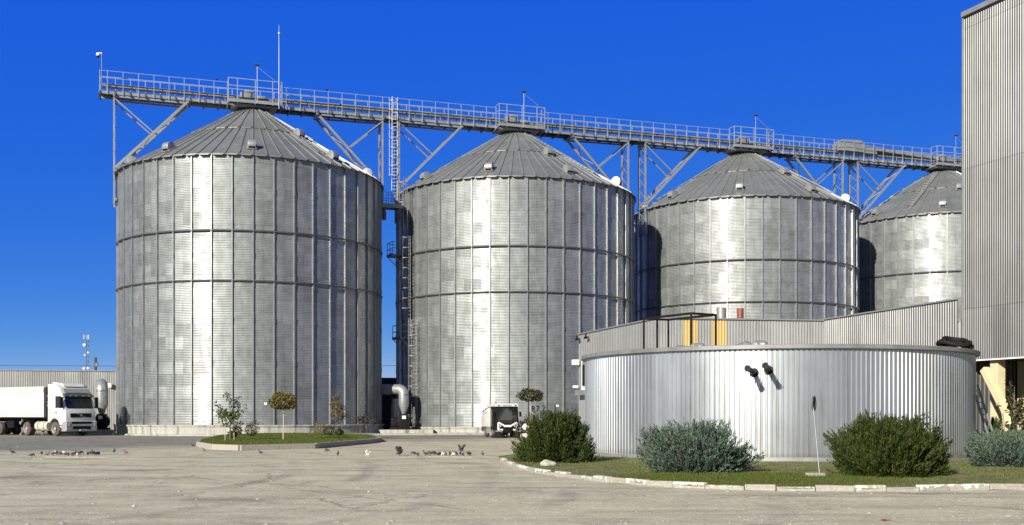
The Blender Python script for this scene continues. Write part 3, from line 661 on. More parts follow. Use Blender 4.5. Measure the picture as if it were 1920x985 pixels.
# ------------------------------------------------------------------ aeration fans
def fan(label, loc, rz, topz, r, duct_to, zd):
    t = thing('aeration_fan', label, 'fan', loc, rz, 'aeration fans at the silo feet')
    m = MB(); m.lathe([(r*.34,1.25),(r*.4,1.3),(r,2.05),(r,2.5),(r+.015,2.51),(r+.015,2.55),(r,2.56),(r,topz-r*1.1)], 28); el = [(0,0,topz-r*1.1)]
    d = Vector(duct_to); 
    for k in range(1, 7): a = PI/2*k/6; q = r*1.15; el.append((d.x*q*(1-math.cos(a)), d.y*q*(1-math.cos(a)), topz-r*1.1+q*math.sin(a)))
    m.tube(el, r, 28); m.build('duct', 'galv', t, 24)
    m = MB(); e = Vector(el[-1]); m.tube([e, e+d*zd], r*.98, 28)
    for k in range(1, int(zd/1.1)+1): m.tube([e+d*(k*1.1-.02), e+d*(k*1.1+.03)], r+.02, 28)
    m.build('feed_pipe', 'galv', t, 24)
    m = MB(); m.box((0,0,.72), (.62,.72,1.1)); m.tube([(0,-.42,.68),(0,.42,.68)], .55, 22); m.box((-.75,0,.45),(.6,.5,.42)); m.tube([(-1.05,0,.75),(-.4,0,.75)], .24, 14); m.box((-.3,0,.1),(1.7,.9,.16)); m.build('blower', 'black', t, 35, .02)
    m = MB(); m.box((0,-.44,1.0), (.3,.015,.26)); m.build('label_plate', 'white_plate', t); return t
p = at(757, 777, 90.4); fan('galvanised fan duct with bent top standing between the first two silos', (p.x, p.y, .35), R(8), 3.3, .42, Vector((-.83,.55,0)).normalized(), 2.2, )
p = at(191, 777, 87.2); fan('galvanised dome-topped fan duct behind the truck cab', (p.x, p.y, .35), R(5), 3.6, .47, Vector((-.3,.95,0)).normalized(), .9)
t = MB(); p = at(735,777,90.3); t.box((p.x+.4, p.y+.2, .17), (6.2,3.4,.34)); tag(t.build('fan_slab', 'concrete', None, 0, .03), 'low concrete slab under the fan between the first two silos', 'slab')
p = at(185,777,87.2); t = MB(); t.box((p.x+.2, p.y+.2, .17), (4.4,2.6,.34)); tag(t.build('fan_slab', 'concrete', None, 0, .03), 'low concrete slab under the fan behind the truck', 'slab')
# dark second pipe behind the fan
p = at(741,777,92.0); t = thing('standing_pipe', 'shaded upright steel pipe just left of the fan between the first silos', 'pipe', (p.x, p.y, .3)); m = MB(); m.lathe([(.36,0),(.36,1.9),(.3,2.1),(.3,2.6)], 24, caps=True); m.build('pipe_body', 'galv', t, 30); m = MB(); m.box((-.1,-.45,.35),(.8,.5,.7)); m.tube([(-.4,-.6,.8),(.3,-.6,.8)],.16,12); m.build('motor', 'black', t, 30)

# ------------------------------------------------------------------ corrugated fences behind
def wall_run(name, label, cat, A, B, z1, p, d, mat, nrm, z1b=None, back=.06):
    t = thing(name, label, cat, (A[0], A[1], 0)); m = MB(); m.corr(A, B, .08, z1, p, d, nrm, z1b); n = Vector(nrm).normalized()*(d+.012)
    a2, b2 = Vector(A)-n, Vector(B)-n; bb = n.normalized()*back; zb = z1 if z1b is None else z1b
    a3, b3 = a2-bb, b2-bb
    m.add([(a2.x,a2.y,0),(b2.x,b2.y,0),(b2.x,b2.y,zb-.01),(a2.x,a2.y,z1-.01),(a3.x,a3.y,0),(b3.x,b3.y,0),(b3.x,b3.y,zb-.01),(a3.x,a3.y,z1-.01)], [(0,1,2,3),(4,7,6,5),(3,2,6,7),(0,4,5,1),(0,3,7,4),(1,5,6,2)])
    m.build('cladding', mat, t, world=True)
    m = MB(); m.bar((*A, z1+.03), (*B, zb+.03), .14, .06); m.build('top_trim', 'galv_dull', t, world=True); return t
ft = wall_run('metal_fence', 'long pale ribbed metal fence wall behind the white truck', 'fence', (-62,86.6), (-33.3,93.12), 5.25, .18, .038, 'fence_sheet', (.22,-.97))
m = MB(); m.box((-34.1,92.7,4.05), (.3,.2,.34)); m.build('wall_lamp', 'white_plate', ft, world=True)
wall_run('metal_fence', 'dark shaded ribbed metal wall closing the gap between the first two silos', 'fence', (-15,109.), (-2,112.), 5.2, .2, .04, 'dark_sheet', (.22,-.97))  # shade of the silo gap is put into the dark sheet colour

# distant mast, pole, cable
p = at(163, 777, 420); t = thing('telecom_mast', 'slender lattice telecom mast with dishes far beyond the fence', 'mast', (p.x, p.y, 0)); H = 32.5
m = MB()
for a in (.3, 2.4, 4.5):
    m.bar((.75*math.cos(a), .75*math.sin(a), 0), (.45*math.cos(a), .45*math.sin(a), H), .2)
z = 0
while z < H-1: m.bar((.7,.2,z),(-.6,.2,z+1), .13); m.bar((-.6,-.2,z+1),(.7,-.2,z+2), .13); z += 2
m.build('lattice', 'mast_blue', t)
for x, z, r in ((-.75,28.2,.5),(-.9,19.2,.42),(.6,19.3,.42),(.7,25.3,.3),(-.5,24.3,.3),(1.2,10,.25)):
    m = MB(); m.tube([(x,-.9,z),(x,-.5,z)], r, 14); m.build('dish_antenna', 'white_plate', t, 40)
for x in (-.9,.3,.9):
    m = MB(); m.box((x,-.6,31.2), (.25,.2,1.7)); m.build('panel_antenna', 'galv', t)
p = at(179, 777, 150); t = thing('utility_pole', 'dark wooden utility pole with insulators just behind the fence', 'utility pole', (p.x, p.y, 0))
m = MB(); m.tube([(0,0,0),(0,0,9.4)], [.22,.17], 10); m.build('pole', 'wood', t, 40)
m = MB(); m.bar((-.45,0,7.),(.45,0,7.2), .14); m.bar((-.25,0,8.6),(.35,0,8.6), .16); m.box((.2,-.1,8.4),(.3,.25,.5)); m.box((.2,-.1,7.3),(.4,.3,.4)); m.build('crossarm', 'dark_steel', t)
m = MB(); pts = [(-130+4*k, 160-.1*k, 8.55+.0015*(k-23)**2) for k in range(36)]; m.tube(pts, .025, 5); tag(m.build('power_cable', 'black'), 'thin overhead cable strung past the utility pole', 'cable')

# ------------------------------------------------------------------ annex and tower (right)
E_ = Vector((.342,-.94)); Nn = Vector((.94,.342)); P2 = Vector((20.3,49.7))
Pc = Vector((16.87,59.1)); Pb = Vector((7.75,57.8)); Pa = Vector((4.25,69.7)); ZAN = 6.7
an = thing('annex_building', 'low ribbed metal annex with two yellow stripes behind the round tank', 'building', (Pc.x, Pc.y, 0))
def clad(name, A, B, z0, z1, p, d, mat, parent, z1b=None):
    A, B = Vector(A), Vector(B); e = (B-A).normalized(); n = Vector((e.y, -e.x)); m = MB(); m.corr(A, B, z0, z1, p, d, n, z1b); return m.build(name, mat, parent, world=True)
clad('side_cladding', Pa, Pb, .05, ZAN-.02, .42, .025, 'annex_light', an)
# front wall B: grey with two yellow runs
def Bat(px):
    k = (px-960)/F; d = Pc-Pb; t = (k*Pb.y-Pb.x)/(d.x-k*d.y); return Pb+d*t
sg = [Pb, Bat(1281), Bat(1308), Bat(1335), Bat(1362), Pc]
for j in range(5): clad(('front_cladding','yellow_panel')[j % 2], sg[j], sg[j+1], .05, ZAN-.05, .16, .036, ('annex_front','yellow_sheet')[j % 2], an)
clad('side_cladding', Pc, P2, .05, ZAN+.0, .16, .034, 'annex_sheet', an, ZAN+.12); clad('side_cladding', P2+E_*.003, P2+E_*.5, .05, ZAN-.75, .16, .034, 'annex_sheet', an)
m = MB(); poly = [Pa, Pb, Pc, P2, Vector((27,51.5)), Vector((27,80)), Vector((8,80))]; c_ = Vector((15,66)); poly = [Pa+Vector((.4,-.0)), Pb+Vector((.25,.4)), Pc+Vector((.5,.5)), P2+Nn*.4+E_*-.1, Vector((27,51.5)), Vector((27,80)), Vector((8,80))]
m.prism([(q.x,q.y) for q in poly], .0, ZAN-.35, 'z'); m.build('core', 'dark_sheet', an, world=True)
m = MB()
for a, b, z, zb in ((Pa,Pb,ZAN,ZAN),(Pb,Pc,ZAN-.02,ZAN-.02),(Pc,P2,ZAN+.03,ZAN+.15)): m.bar((a.x,a.y,z), (b.x,b.y,zb), .16, .07)
m.build('parapet_trim', 'galv_dull', an, world=True)
m = MB(); q = P2+Nn*.05; m.box((q.x,q.y,ZAN-.35), (.16,.16,1.1)); m.build('end_post', 'galv', an, world=True)
def on_a(t, off=0.06): q = Pa+(Pb-Pa)*t; e = (Pb-Pa).normalized(); return q+Vector((e.y,-e.x))*off
aA = math.atan2((Pb-Pa).y, (Pb-Pa).x)
q = on_a(.02,.2); m = MB(); m.box((q.x-.1,q.y,4.9), (.3,.4,.32), aA); m.build('wall_box', 'white_plate', an, world=True)
m = MB(); m.box((q.x-.1,q.y,3.35), (.22,.3,.14), aA); m.build('wall_lamp', 'white_plate', an, world=True)
for tt in (.03,.16):
    q = on_a(tt,.25); m = MB(); m.box((q.x,q.y,ZAN-.35), (.3,.14,.14), aA); m.box((q.x,q.y,ZAN-.2),(.1,.1,.2)); m.build('camera', 'black', an, world=True)
q = on_a(.16,.03); m = MB(); m.box((q.x,q.y,4.1), (2.6,.06,2.0), aA); wo = m.build('window', 'white_plate', an, world=True)
m = MB(); q = on_a(.16,.07); m.box((q.x,q.y,4.15), (2.2,.04,1.6), aA); m.build('pane', 'glass', wo).location = -an.location
q = on_a(.16,.25); m = MB(); m.box((q.x,q.y,2.95), (2.7,.5,.3), aA); m.build('sill', 'galv_dull', wo).location = -an.location
for px, r, z0, z1, mt, lab in ((1352.5,.28,6.2,7.62,'galv','wide galvanised chimney pipe on the annex roof'),(1388,.19,6.2,7.6,'rust_red','narrow rust red chimney pipe with a silver foot on the annex roof')):
    p = at(px, 777, 62); t = thing('chimney_pipe', lab, 'chimney', (p.x, p.y, z0)); m = MB(); m.tube([(0,0,0),(0,0,z1-z0)], r, 20); m.build('flue', mt, t, 40)
    m = MB(); m.tube([(0,0,0),(0,0,.78 if mt == 'rust_red' else .2)], r+.055, 20); m.build('collar', 'galv', t, 40)

tw = thing('tower_building', 'tall ribbed metal tower rising out of the picture at the right', 'building', (P2.x, P2.y, 0))
T0 = P2+E_*.43-Nn*.12; T1 = T0+E_*27; zT, zb = 19.55, 4.02
clad('cladding', T0, T1, zb, zT, .13, .028, 'tower_sheet', tw)
q = T0-E_*.0
m = MB(); D = T0+Nn*16; D1 = T1+Nn*16; o = Nn*.05
m.prism([(v.x,v.y) for v in (T0+o+E_*.02, T1+o, D1, D+E_*.02)], zb+.01, zT-.02, 'z'); m.build('core', 'dark_sheet', tw, world=True)
m = MB(); a, b = T0-Nn*.04, T1-Nn*.04; m.bar((a.x,a.y,zT+.02), (b.x,b.y,zT+.02), .2, .22); m.bar((a.x,a.y,zb), (a.x,a.y,zT), .07, .07); m.build('edge_trim', 'galv', tw, world=True)
m = MB(); a, b = T0-Nn*.02, T1-Nn*.02; m.bar((a.x,a.y,zb-.03), (b.x,b.y,zb-.03), .1, .06); m.build('bottom_trim', 'white_plate', tw, world=True)
m = MB()
for t_, s_ in ((1.75,.35),(8,.35),(14,.35),(20,.35),(26,.35)):
    q = T0+E_*t_+Nn*s_; m.box((q.x,q.y,zb/2), (.42,.42,zb), math.atan2(E_.y,E_.x))
colm = m; 
for t_, s_ in ((1.62,.4),(9,.4),(16,.4)):
    q = T0+E_*t_+Nn*s_; m = MB(); m.box((q.x,q.y,zb/2), (.44,.44,zb), math.atan2(E_.y,E_.x)); m.build('column', 'cream', tw, 0, .02, True)
q = T0+E_*.45+Nn*3.1; m = MB(); m.box((q.x,q.y,zb/2), (.45,.45,zb), math.atan2(E_.y,E_.x)); m.build('column', 'cream', tw, 0, .02, True)
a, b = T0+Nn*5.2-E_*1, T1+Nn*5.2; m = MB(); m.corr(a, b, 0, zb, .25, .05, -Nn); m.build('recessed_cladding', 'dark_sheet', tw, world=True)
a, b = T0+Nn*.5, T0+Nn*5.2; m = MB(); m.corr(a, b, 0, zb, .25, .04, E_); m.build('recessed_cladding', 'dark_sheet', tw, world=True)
# cream inclined chute under the tower
p0, p1, p2_, p3 = at(1846,692,46.6), at(1879,757,45.6), at(1886,775,45.4), at(1893,822,45.2)
t = thing('inclined_chute', 'cream coloured inclined chute under the tower beside the ladder', 'chute', (p0.x,p0.y,0)); m = MB(); m.bar(p0, p1, .3, .3); m.build('upper_section', 'cream', t, 0, .02, True)
m = MB(); m.bar(p1, p2_, .24, .24); m.box(p1, (.36,.36,.16)); m.bar(p2_, Vector((p3.x,p3.y,.0)), .26, .26); m.build('lower_section', 'cream', t, 0, .02, True)

# ------------------------------------------------------------------ round tank
TC = Vector((10.15,42.6)); TR, TH = 7.3, 3.78
tk = thing('round_tank', 'wide round tank clad in bright ribbed metal with a dark rim, on the grass', 'tank', (TC.x,TC.y,0)); n_t = 272; vs = []; fs = []
prof = [(0,0),(.54,0),(.70,-.030),(.84,-.030)]
for k in range(n_t):
    for f, o in prof:
        a = 2*PI*(k+f)/n_t; r = TR+o; vs += [(r*math.cos(a), r*math.sin(a), .16), (r*math.cos(a), r*math.sin(a), TH)]
nv = len(vs)//2
m = MB(); m.add(vs, [(2*i, 2*((i+1) % nv), 2*((i+1) % nv)+1, 2*i+1) for i in range(nv)]); m.build('wall', 'tank_sheet', tk)
m = MB(); m.lathe([(TR-.1,TH-.06),(TR+.12,TH-.06),(TR+.14,TH-.05),(TR+.14,TH+.075),(TR+.12,TH+.085),(TR-.2,TH+.085),(TR-.2,TH+.05)], 120); m.build('rim', 'rim_steel', tk, 30)
m = MB(); m.lathe([(TR-.15,TH+.02),(3,TH+.06),(.01,TH+.08)], 60); m.build('roof', 'galv_dull', tk, 30)
m = MB(); m.lathe([(TR+.16,0),(TR+.16,.07),(TR+.03,.09),(TR+.03,.2),(TR-.05,.21)], 120); m.build('base_trim', 'galv', tk, 30)
for px, py in ((1414,699),(1441,694)):
    k = (px-960)/F; d = Vector((k,1)).normalized(); bq = d.dot(TC); tt = bq-math.sqrt(bq*bq-TC.dot(TC)+TR*TR); q = d*tt; n = (q-TC).normalized(); z = EYE+(HY-py)/F*q.y
    n3 = Vector((n.x-.05,n.y,.06)).normalized(); q3 = Vector((q.x,q.y,z)); m = MB(); m.tube([q3-n3*.05, q3+n3*1.38, q3+n3*1.42], [.085,.085,.105], 16)
    m.tube([q3-n3*.02+Vector((.0,0,0)), q3+n3*.035], .15, 16); m.build('outlet_pipe', 'black', tk, 40, world=True)
# black frame on the tank roof
C4 = [Vector((7.46,45.5)), Vector((5.8,48.1)), Vector((6.95,48.6)), Vector((8.63,46.3))]; zf = EYE+4.2; z0 = TH+.0
t = thing('steel_frame', 'open black steel box frame standing on the tank roof', 'frame', (C4[0].x,C4[0].y,z0))
m = MB()
for j in range(4): a, b = C4[j], C4[(j+1) % 4]; m.bar((a.x,a.y,zf), (b.x,b.y,zf), .09)
m.build('top_bar', 'black', t, world=True)
for q in C4+[(C4[1]+C4[2])/2+Vector((.05,.02))]: m = MB(); m.bar((q.x,q.y,z0), (q.x,q.y,zf), .085); m.build('post', 'black', t, world=True)
# insulated ducts on the tank roof
t = thing('insulated_duct', 'crumpled silver insulated duct lying along the tank roof', 'duct', (8.2,45,TH+.1))
a, b = at(1262,0,44.5), at(1415,0,42.5); pts = []
for k in range(11): f = k/10; pts.append((a.x+(b.x-a.x)*f, a.y+(b.y-a.y)*f, TH+.26+.10*math.sin(f*9)+.05*math.sin(f*31)))
m = MB(); m.tube(pts, [.26+.05*math.sin(k*2.3) for k in range(11)], 14); m.build('pipe', 'galv', t, 30, world=True)
for px, d in ((1308,43.9),(1424,42.3)):
    q = at(px,0,d); m = MB(); pts = [(q.x-.45+.9*k/8, q.y, TH+.12+.36*math.sin(PI*k/8)) for k in range(9)]; m.tube(pts, [.2+.04*(k % 2) for k in range(9)], 14); m.build('elbow', 'galv', t, 20, world=True)
# coiled black hose
q = at(1787,0,40.3); t = thing('coiled_hose', 'big coil of black corrugated hose lying on the tank rim', 'hose', (q.x,q.y,TH+.17)); 
for j, (rr, ry, zo) in enumerate(((.50,.40,.06),(.56,.46,.16),(.40,.36,.24),(.56,.32,.12))):
    pts = [(rr*math.cos(a)+.04*j, ry*math.sin(a)+.05*math.sin(j*3), zo+.03+.07*math.sin(2*a+j)+.24*(math.sin(a) if j != 1 else .2)) for a in np.linspace(0, 2*PI, 48, endpoint=False)]
    m = MB(); m.tube(pts, [.075+.014*(k % 2) for k in range(48)], 10, True); m.build('loop', 'rubber', t, 50)

# ------------------------------------------------------------------ foreground planting bed and kerb
KP = [(938,866),(952,874),(976,882),(1010,889),(1060,896),(1120,903),(1200,911),(1300,917),(1400,920),(1500,922),(1640,923),(1720,922),(1800,920),(1930,919),(2080,921)]
kp = [gp(x, y).xy for x, y in KP]
def resample(pts, step):
    out = []; acc = 0; L = [0]
    for a, b in zip(pts, pts[1:]): L.append(L[-1]+(b-a).length)
    s = 0
    while s < L[-1]:
        j = max(i for i in range(len(L)) if L[i] <= s+1e-9); j = min(j, len(pts)-2); f = (s-L[j])/(L[j+1]-L[j]); out.append(pts[j].lerp(pts[j+1], f)); s += step
    return out
fine = resample(kp, .05)
inner = []
bed = [(p.x, p.y) for p in fine[::10]]+[(16,23),(26,25),(30,40),(24,52),(16,56),(4,52),(1.2,46),(-.5,40)]
m = MB(); m.add([(x, y, .07) for x, y in bed], [tuple(range(len(bed)))]); tag(m.build('lawn', 'soil'), kind='structure')
i0 = 0; pat = [1,1,1,0,1,0,1,1,0,1,1,0,1,0,1,0,1,1,0,1,0,1,1,0,1,0,1,0,1,1,0,1]; kk = 0
while i0 < len(fine)-8:
    ln = random.choice((.42,.5)) if i0*.05 < 3 else random.uniform(.62,.92); i1 = min(len(fine)-1, i0+int(ln/.05)); a, b = fine[i0], fine[i1-0]
    d = (b-a); L = d.length-.018; c = (a+b)/2; w = pat[kk % len(pat)]; kk += 1
    hh = .13 if random.random() > .18 else .09; m = MB(); m.box((0,0,hh/2), (L,.15,hh))
    o = m.build('kerb_stone', 'kerb_white' if w else 'kerb_plain', None, 0, .014)
    for v in o.data.vertices: v.co += Vector((random.uniform(-.006,.006), random.uniform(-.006,.006), random.uniform(-.006,.006)))
    nrm = Vector((-d.y, d.x)).normalized(); o.location = (c.x+nrm.x*.075, c.y+nrm.y*.075, 0); o.rotation_euler = (random.uniform(-.03,.03), random.uniform(-.015,.015), math.atan2(d.y, d.x)+random.uniform(-.02,.02))
    if w: tag(o, 'kerbstone with flaking white paint edging the shrub bed', 'kerbstone', 'kerbstones around the shrub bed')
    else: tag(o, 'bare concrete kerbstone between white ones edging the shrub bed', 'kerbstone', 'kerbstones around the shrub bed')
    i0 = i1
# grass
def inside(poly, P):
    x, y = P[:,0], P[:,1]; r = np.zeros(len(P), bool); n = len(poly)
    for i in range(n):
        x0, y0 = poly[i]; x1, y1 = poly[(i+1) % n]
        c = ((y0 > y) != (y1 > y)) & (x < (x1-x0)*(y-y0)/((y1-y0) if y1 != y0 else 1e-9)+x0); r ^= c
    return r
def blades(name, poly, n, z, hmin, hmax, w, mat, keep=None, label=None):
    P0 = np.array(poly); lo, hi = P0.min(0), P0.max(0); P = rng.uniform(lo, hi, (int(n*2.2), 2)); P = P[inside(poly, P)][:n]
    if keep is not None: P = P[keep(P)]
    k = len(P); h = rng.uniform(hmin, hmax, k); a = rng.uniform(0, 2*PI, k); ln = rng.normal(0, .35, (k,2))*h[:,None]
    b = np.stack([np.cos(a), np.sin(a)], 1)*w/2*rng.uniform(.7,1.4,(k,1)); V = np.zeros((k,3,3)); V[:,0,:2] = P-b; V[:,1,:2] = P+b; V[:,2,:2] = P+ln; V[:,:2,2] = z-.01; V[:,2,2] = z+h
    return tag(np_mesh(name, V.reshape(-1,3), np.arange(k*3).reshape(-1,3), mat), kind='stuff')
fb = [p for p in bed if p[1] < 50]
def tuft(P, s, th): return (np.sin(P[:,0]*s+1.3*np.sin(P[:,1]*s*.7))+np.sin(P[:,1]*s*1.3+P[:,0]*.9)+rng.normal(0,.5,len(P))) > th
near = [(x, y) for x, y in bed if y < 47]
gg = lambda P: (np.hypot((P[:,0]-5.6)/3.2, (P[:,1]-25.6)/2.6) < 1+.2*rng.normal(size=len(P)))
blades('grass', near, 120000, .07, .025, .065, .012, 'grass', lambda P: (~gg(P) | (rng.random(len(P)) < .3)) & tuft(P, 2.1, -.2) & (np.hypot(P[:,0]-TC.x, P[:,1]-TC.y) > TR+.1))
blades('grass', [(2,22.6),(9.2,22.6),(9.2,29),(2,30)], 60000, .07, .03, .07, .012, 'grass_green', lambda P: gg(P) & inside(bed, P))

# ------------------------------------------------------------------ island
IP = [(372,838),(400,843),(450,845),(590,841.5),(690,832),(712,828.5),(700,822),(640,818.5),(560,817.8),(480,818.6),(410,823),(375,832)]
ip = [gp(x, y).xy for x, y in IP]; ipoly = [(p.x, p.y) for p in ip]
m = MB(); m.add([(x, y, .2) for x, y in ipoly], [tuple(range(len(ipoly)))]); tag(m.build('island_lawn', 'soil'), kind='structure')
m = MB(); L_ = len(ip)
ic = sum(ip, Vector((0,0)))/L_
for j in range(L_):
    a, b = ip[j], ip[(j+1) % L_]; n = int(max(1, (b-a).length/1.6))
    for k in range(n): p, q = a.lerp(b, k/n), a.lerp(b, (k+1)/n); e = (q-p).normalized()*.012; m.bar((p.x+e.x,p.y+e.y,.12), (q.x-e.x,q.y-e.y,.12), .2, .25)
tag(m.build('island_kerb', 'kerb_plain', None, 0, .015), kind='structure')
blades('grass', ipoly, 60000, .2, .04, .10, .02, 'grass_green')
# low footpath slab strip at the back of the yard
m = MB(); a, b = gp(640,818.), gp(900,817.); m.bar((a.x-6,a.y+3.0,.05), (b.x+8,b.y+5.5,.05), 1.6, .1); tag(m.build('path', 'concrete'), kind='structure')

# ------------------------------------------------------------------ vegetation
def rand_unit(n): v = rng.normal(size=(n,3)); return v/np.linalg.norm(v, axis=1, keepdims=True)
def quads(C, D, Nn_, L, W_):
    """kite leaves: centre C, direction D, rough normal"""
    D = D/np.linalg.norm(D, axis=1, keepdims=True); S = np.cross(D, Nn_); S /= np.linalg.norm(S, axis=1, keepdims=True)+1e-9
    L, W_ = L[:,None], W_[:,None]; V = np.stack([C-D*L*.5, C+S*W_*.5, C+D*L*.5, C-S*W_*.5], 1); return V.reshape(-1,3)
def juniper(label, px, py, w, h, mat, n=900, group='juniper shrubs in front of the tank', dep=None, upz=.35, flat=1.0, loc=None):
    b = Vector(loc) if loc else gp(px, py); b.y += w*.28; t = thing('juniper_shrub', label, 'shrub', (b.x, b.y, .07), 0, group)
    rx, ry = w/2, w*.42; C = []; D = []; LL = []; WW = []; m = MB()
    lob = rng.uniform(0, 2*PI, 4); npl = max(40, n//9); plumes = []
    for j in range(npl):
        phi = rng.uniform(0, 2*PI); th = max(.02, rng.uniform(0,1)**1.05)*PI/2; lo = 1+.10*math.sin(3*phi+lob[0])+.09*math.sin(5*phi+lob[1]+3*th)+.07*math.sin(8*th+lob[2]+2*phi)
        plumes.append((phi, th, rng.uniform(.86,1.04)*lo if rng.random() > .17 else rng.uniform(1.05,1.25)))
    for k in range(n):
        phi, th, pr = plumes[k % npl]; sp = rng.uniform(.0,1.)**.6; phi += rng.normal(0,.17)*sp/max(.25, math.cos(th)**.5); th = min(PI/2, max(.02, th+rng.normal(0,.12)*sp)); rad = pr*(1-.20*sp*rng.uniform(.2,1))
        hr = math.cos(th)**.55
        tip = np.array([rx*rad*hr*math.cos(phi), ry*rad*hr*math.sin(phi), max(.04, h*(.97*rad)*math.sin(th)**(flat*.8) + .03)])
        base = np.array([tip[0]*.30+rng.normal(0,.09), tip[1]*.30+rng.normal(0,.09), tip[2]*.08+.02])
        ctrl = base*.42+tip*.58+np.array([0,0,-.13*h])
        if k % 9 == 0: m.tube([tuple(base), tuple(ctrl), tuple(tip*.93+base*.07)], [.018,.012,.005], 4)
        ns = 44; s = rng.uniform(.22,1,ns)**.75; s = s[:,None]
        P = (1-s)**2*base+2*s*(1-s)*ctrl+s*s*tip; d = 2*(1-s)*(ctrl-base)+2*s*(tip-ctrl); d /= np.linalg.norm(d, axis=1, keepdims=True)
        spread = rng.normal(0, .05+.02*(w/3), (ns,3))*(1.2-s*.95); P = P+spread; P[:,2] = np.maximum(P[:,2], .02)
        dd = d+rng.normal(0,.33,(ns,3))+np.array([0,0,upz]); C.append(P); D.append(dd); LL.append(rng.uniform(.06,.14,ns)); WW.append(rng.uniform(.014,.032,ns))
    C = np.concatenate(C); D = np.concatenate(D); V = quads(C, D, rand_unit(len(C)), np.concatenate(LL), np.concatenate(WW))
    np_mesh('crown', V, np.arange(len(V)).reshape(-1,4), mat, t); m.build('branches', 'bark', t); return t
juniper('dark green spreading juniper at the left end of the shrub bed', 1044, 872, 2.5, 1.55, 'juniper', 1500)
juniper('blue-grey juniper shrub in the middle of the bed before the tank', 1312, 893, 3.05, 1.2, 'blue_juniper', 1500, upz=.2, flat=.8)
juniper('broad olive green juniper right of the leaning sign', 1686, 900, 2.95, 1.42, 'juniper2', 1650)
juniper('blue-grey juniper cut by the right edge of the picture', 1912, 880, 2.5, .98, 'blue_juniper', 1000, upz=.2, flat=.8)
juniper('small green conifer behind the ladder at the tower', 0, 0, .85, 1.45, 'juniper', 300, None, loc=(at(1868,0,43.2).x, 43.2, 0))

def leaf_cloud(C, size, mat, parent, name='crown', lw=.55, droop=0.):
    k = len(C); L = rng.uniform(.7,1.3,k)*size; D = rand_unit(k)+np.array([0,0,-droop]); V = quads(C, D, rand_unit(k), L, L*lw); return np_mesh(name, V, np.arange(len(V)).reshape(-1,4), mat, parent)
def sapling(name, label, base, h, cw, ch, n, mat, cat='tree', trunk_r=.03, stake=True, leaf=.10, lean=0., group='young trees on the grass island', z0=.2):
    t = thing(name, label, cat, (base[0], base[1], z0), 0, group); m = MB(); top = (lean, 0, h*.93)
    m.tube([(0,0,-.05),(lean*.3+.02,.0,h*.35),(lean*.7,.01,h*.65),top], [trunk_r,trunk_r*.85,trunk_r*.6,trunk_r*.2], 7); C = []; nb = 16
    for k in range(nb):
        a = k*2.4+rng.uniform(-.3,.3); f = rng.uniform(0,1); zb_ = h-ch+ch*f*.8; ext = cw*.5*rng.uniform(.6,1.1)*(1-.55*f+.1); st = np.array([lean*zb_/h, 0, zb_*.92]); e = np.array([st[0]+ext*math.cos(a), ext*math.sin(a), min(h, zb_+ch*rng.uniform(.12,.34))])
        m.tube([tuple(st), tuple(st*.4+e*.6+np.array([0,0,-.04])), tuple(e)], [trunk_r*.4,trunk_r*.3,.006], 5); q = int(n/nb); s = rng.uniform(.25,1.02,q)[:,None]; C.append(st*(1-s)+e*s+rng.normal(0,cw*.055,(q,3)))
    m.build('trunk', 'bark', t, 40); leaf_cloud(np.concatenate(C), leaf, mat, t)
    if stake:
        for x, y in ((-.22,-.12),(.2,.1)): m = MB(); m.tube([(x,y,-.05),(x,y,h*.42)], .022, 6); m.build('stake', 'pale_stake', t)
    return t
def ball_tree(label, base, h, r, n, mat, group, z0=.2, sq=.72, tr=.035):
    t = thing('globe_tree', label, 'tree', (base[0], base[1], z0), 0, group); m = MB(); zc = h-r*sq; m.tube([(0,0,-.05),(.02,0,h*.4),(0,0,zc)], [tr,tr*.9,tr*.8], 8)
    for k in range(9): a = k*.7; m.tube([(0,0,zc-r*.45),(r*.4*math.cos(a),r*.4*math.sin(a),zc),(r*.75*math.cos(a),r*.75*math.sin(a),zc+r*.2)], [.014,.01,.005], 4)
    m.build('trunk', 'pale_stake', t, 40); u = rand_unit(n); rad = rng.uniform(.35,1.02,(n,1))**.5; lob = 1+.10*np.sin(u[:,:1]*5+u[:,2:]*4)+.07*np.sin(u[:,1:2]*9); C = u*rad*lob*r; C[:,2] *= sq; C[:,2] = np.where(C[:,2] < -.38*r, -.38*r+rng.uniform(-.1,.05,n), C[:,2]); C[:,2] += zc
    leaf_cloud(C, .13, mat, t, droop=.6, lw=.6); return t
isl = lambda x, y: gp(x, y).xy
q = isl(431,833); sapling('leafy_sapling', 'bushy young tree tied to stakes at the left end of the island', q, 2.62, 1.9, 2.0, 620, 'leaf', trunk_r=.035, leaf=.15)
q = isl(531,832); ball_tree('yellowing globe tree on a thin stem in the middle of the island', q, 2.62, .76, 1300, 'leaf_autumn', 'globe trees in the yard')
q = isl(630,824); sapling('leafy_sapling', 'slim upright young tree on the right part of the island', q, 3.0, 1.0, 2.3, 420, 'leaf_autumn', trunk_r=.03, leaf=.12, stake=False)
q = isl(640,823); sapling('leafy_sapling', 'dark young tree just right of the slim upright one', q, 2.1, 1.1, 1.1, 260, 'leaf_dark', trunk_r=.025, stake=False, leaf=.12)
q = isl(686,822.6); sapling('leafy_sapling', 'low dark sapling at the right tip of the island', q, 1.45, 1.5, .62, 200, 'leaf_purple', trunk_r=.025, stake=False, leaf=.12)
q = isl(675,821.5); sapling('leafy_sapling', 'thin pale-stemmed sapling left of the low dark one', q, 1.3, .8, .5, 90, 'leaf_purple', trunk_r=.022, stake=False, leaf=.11)
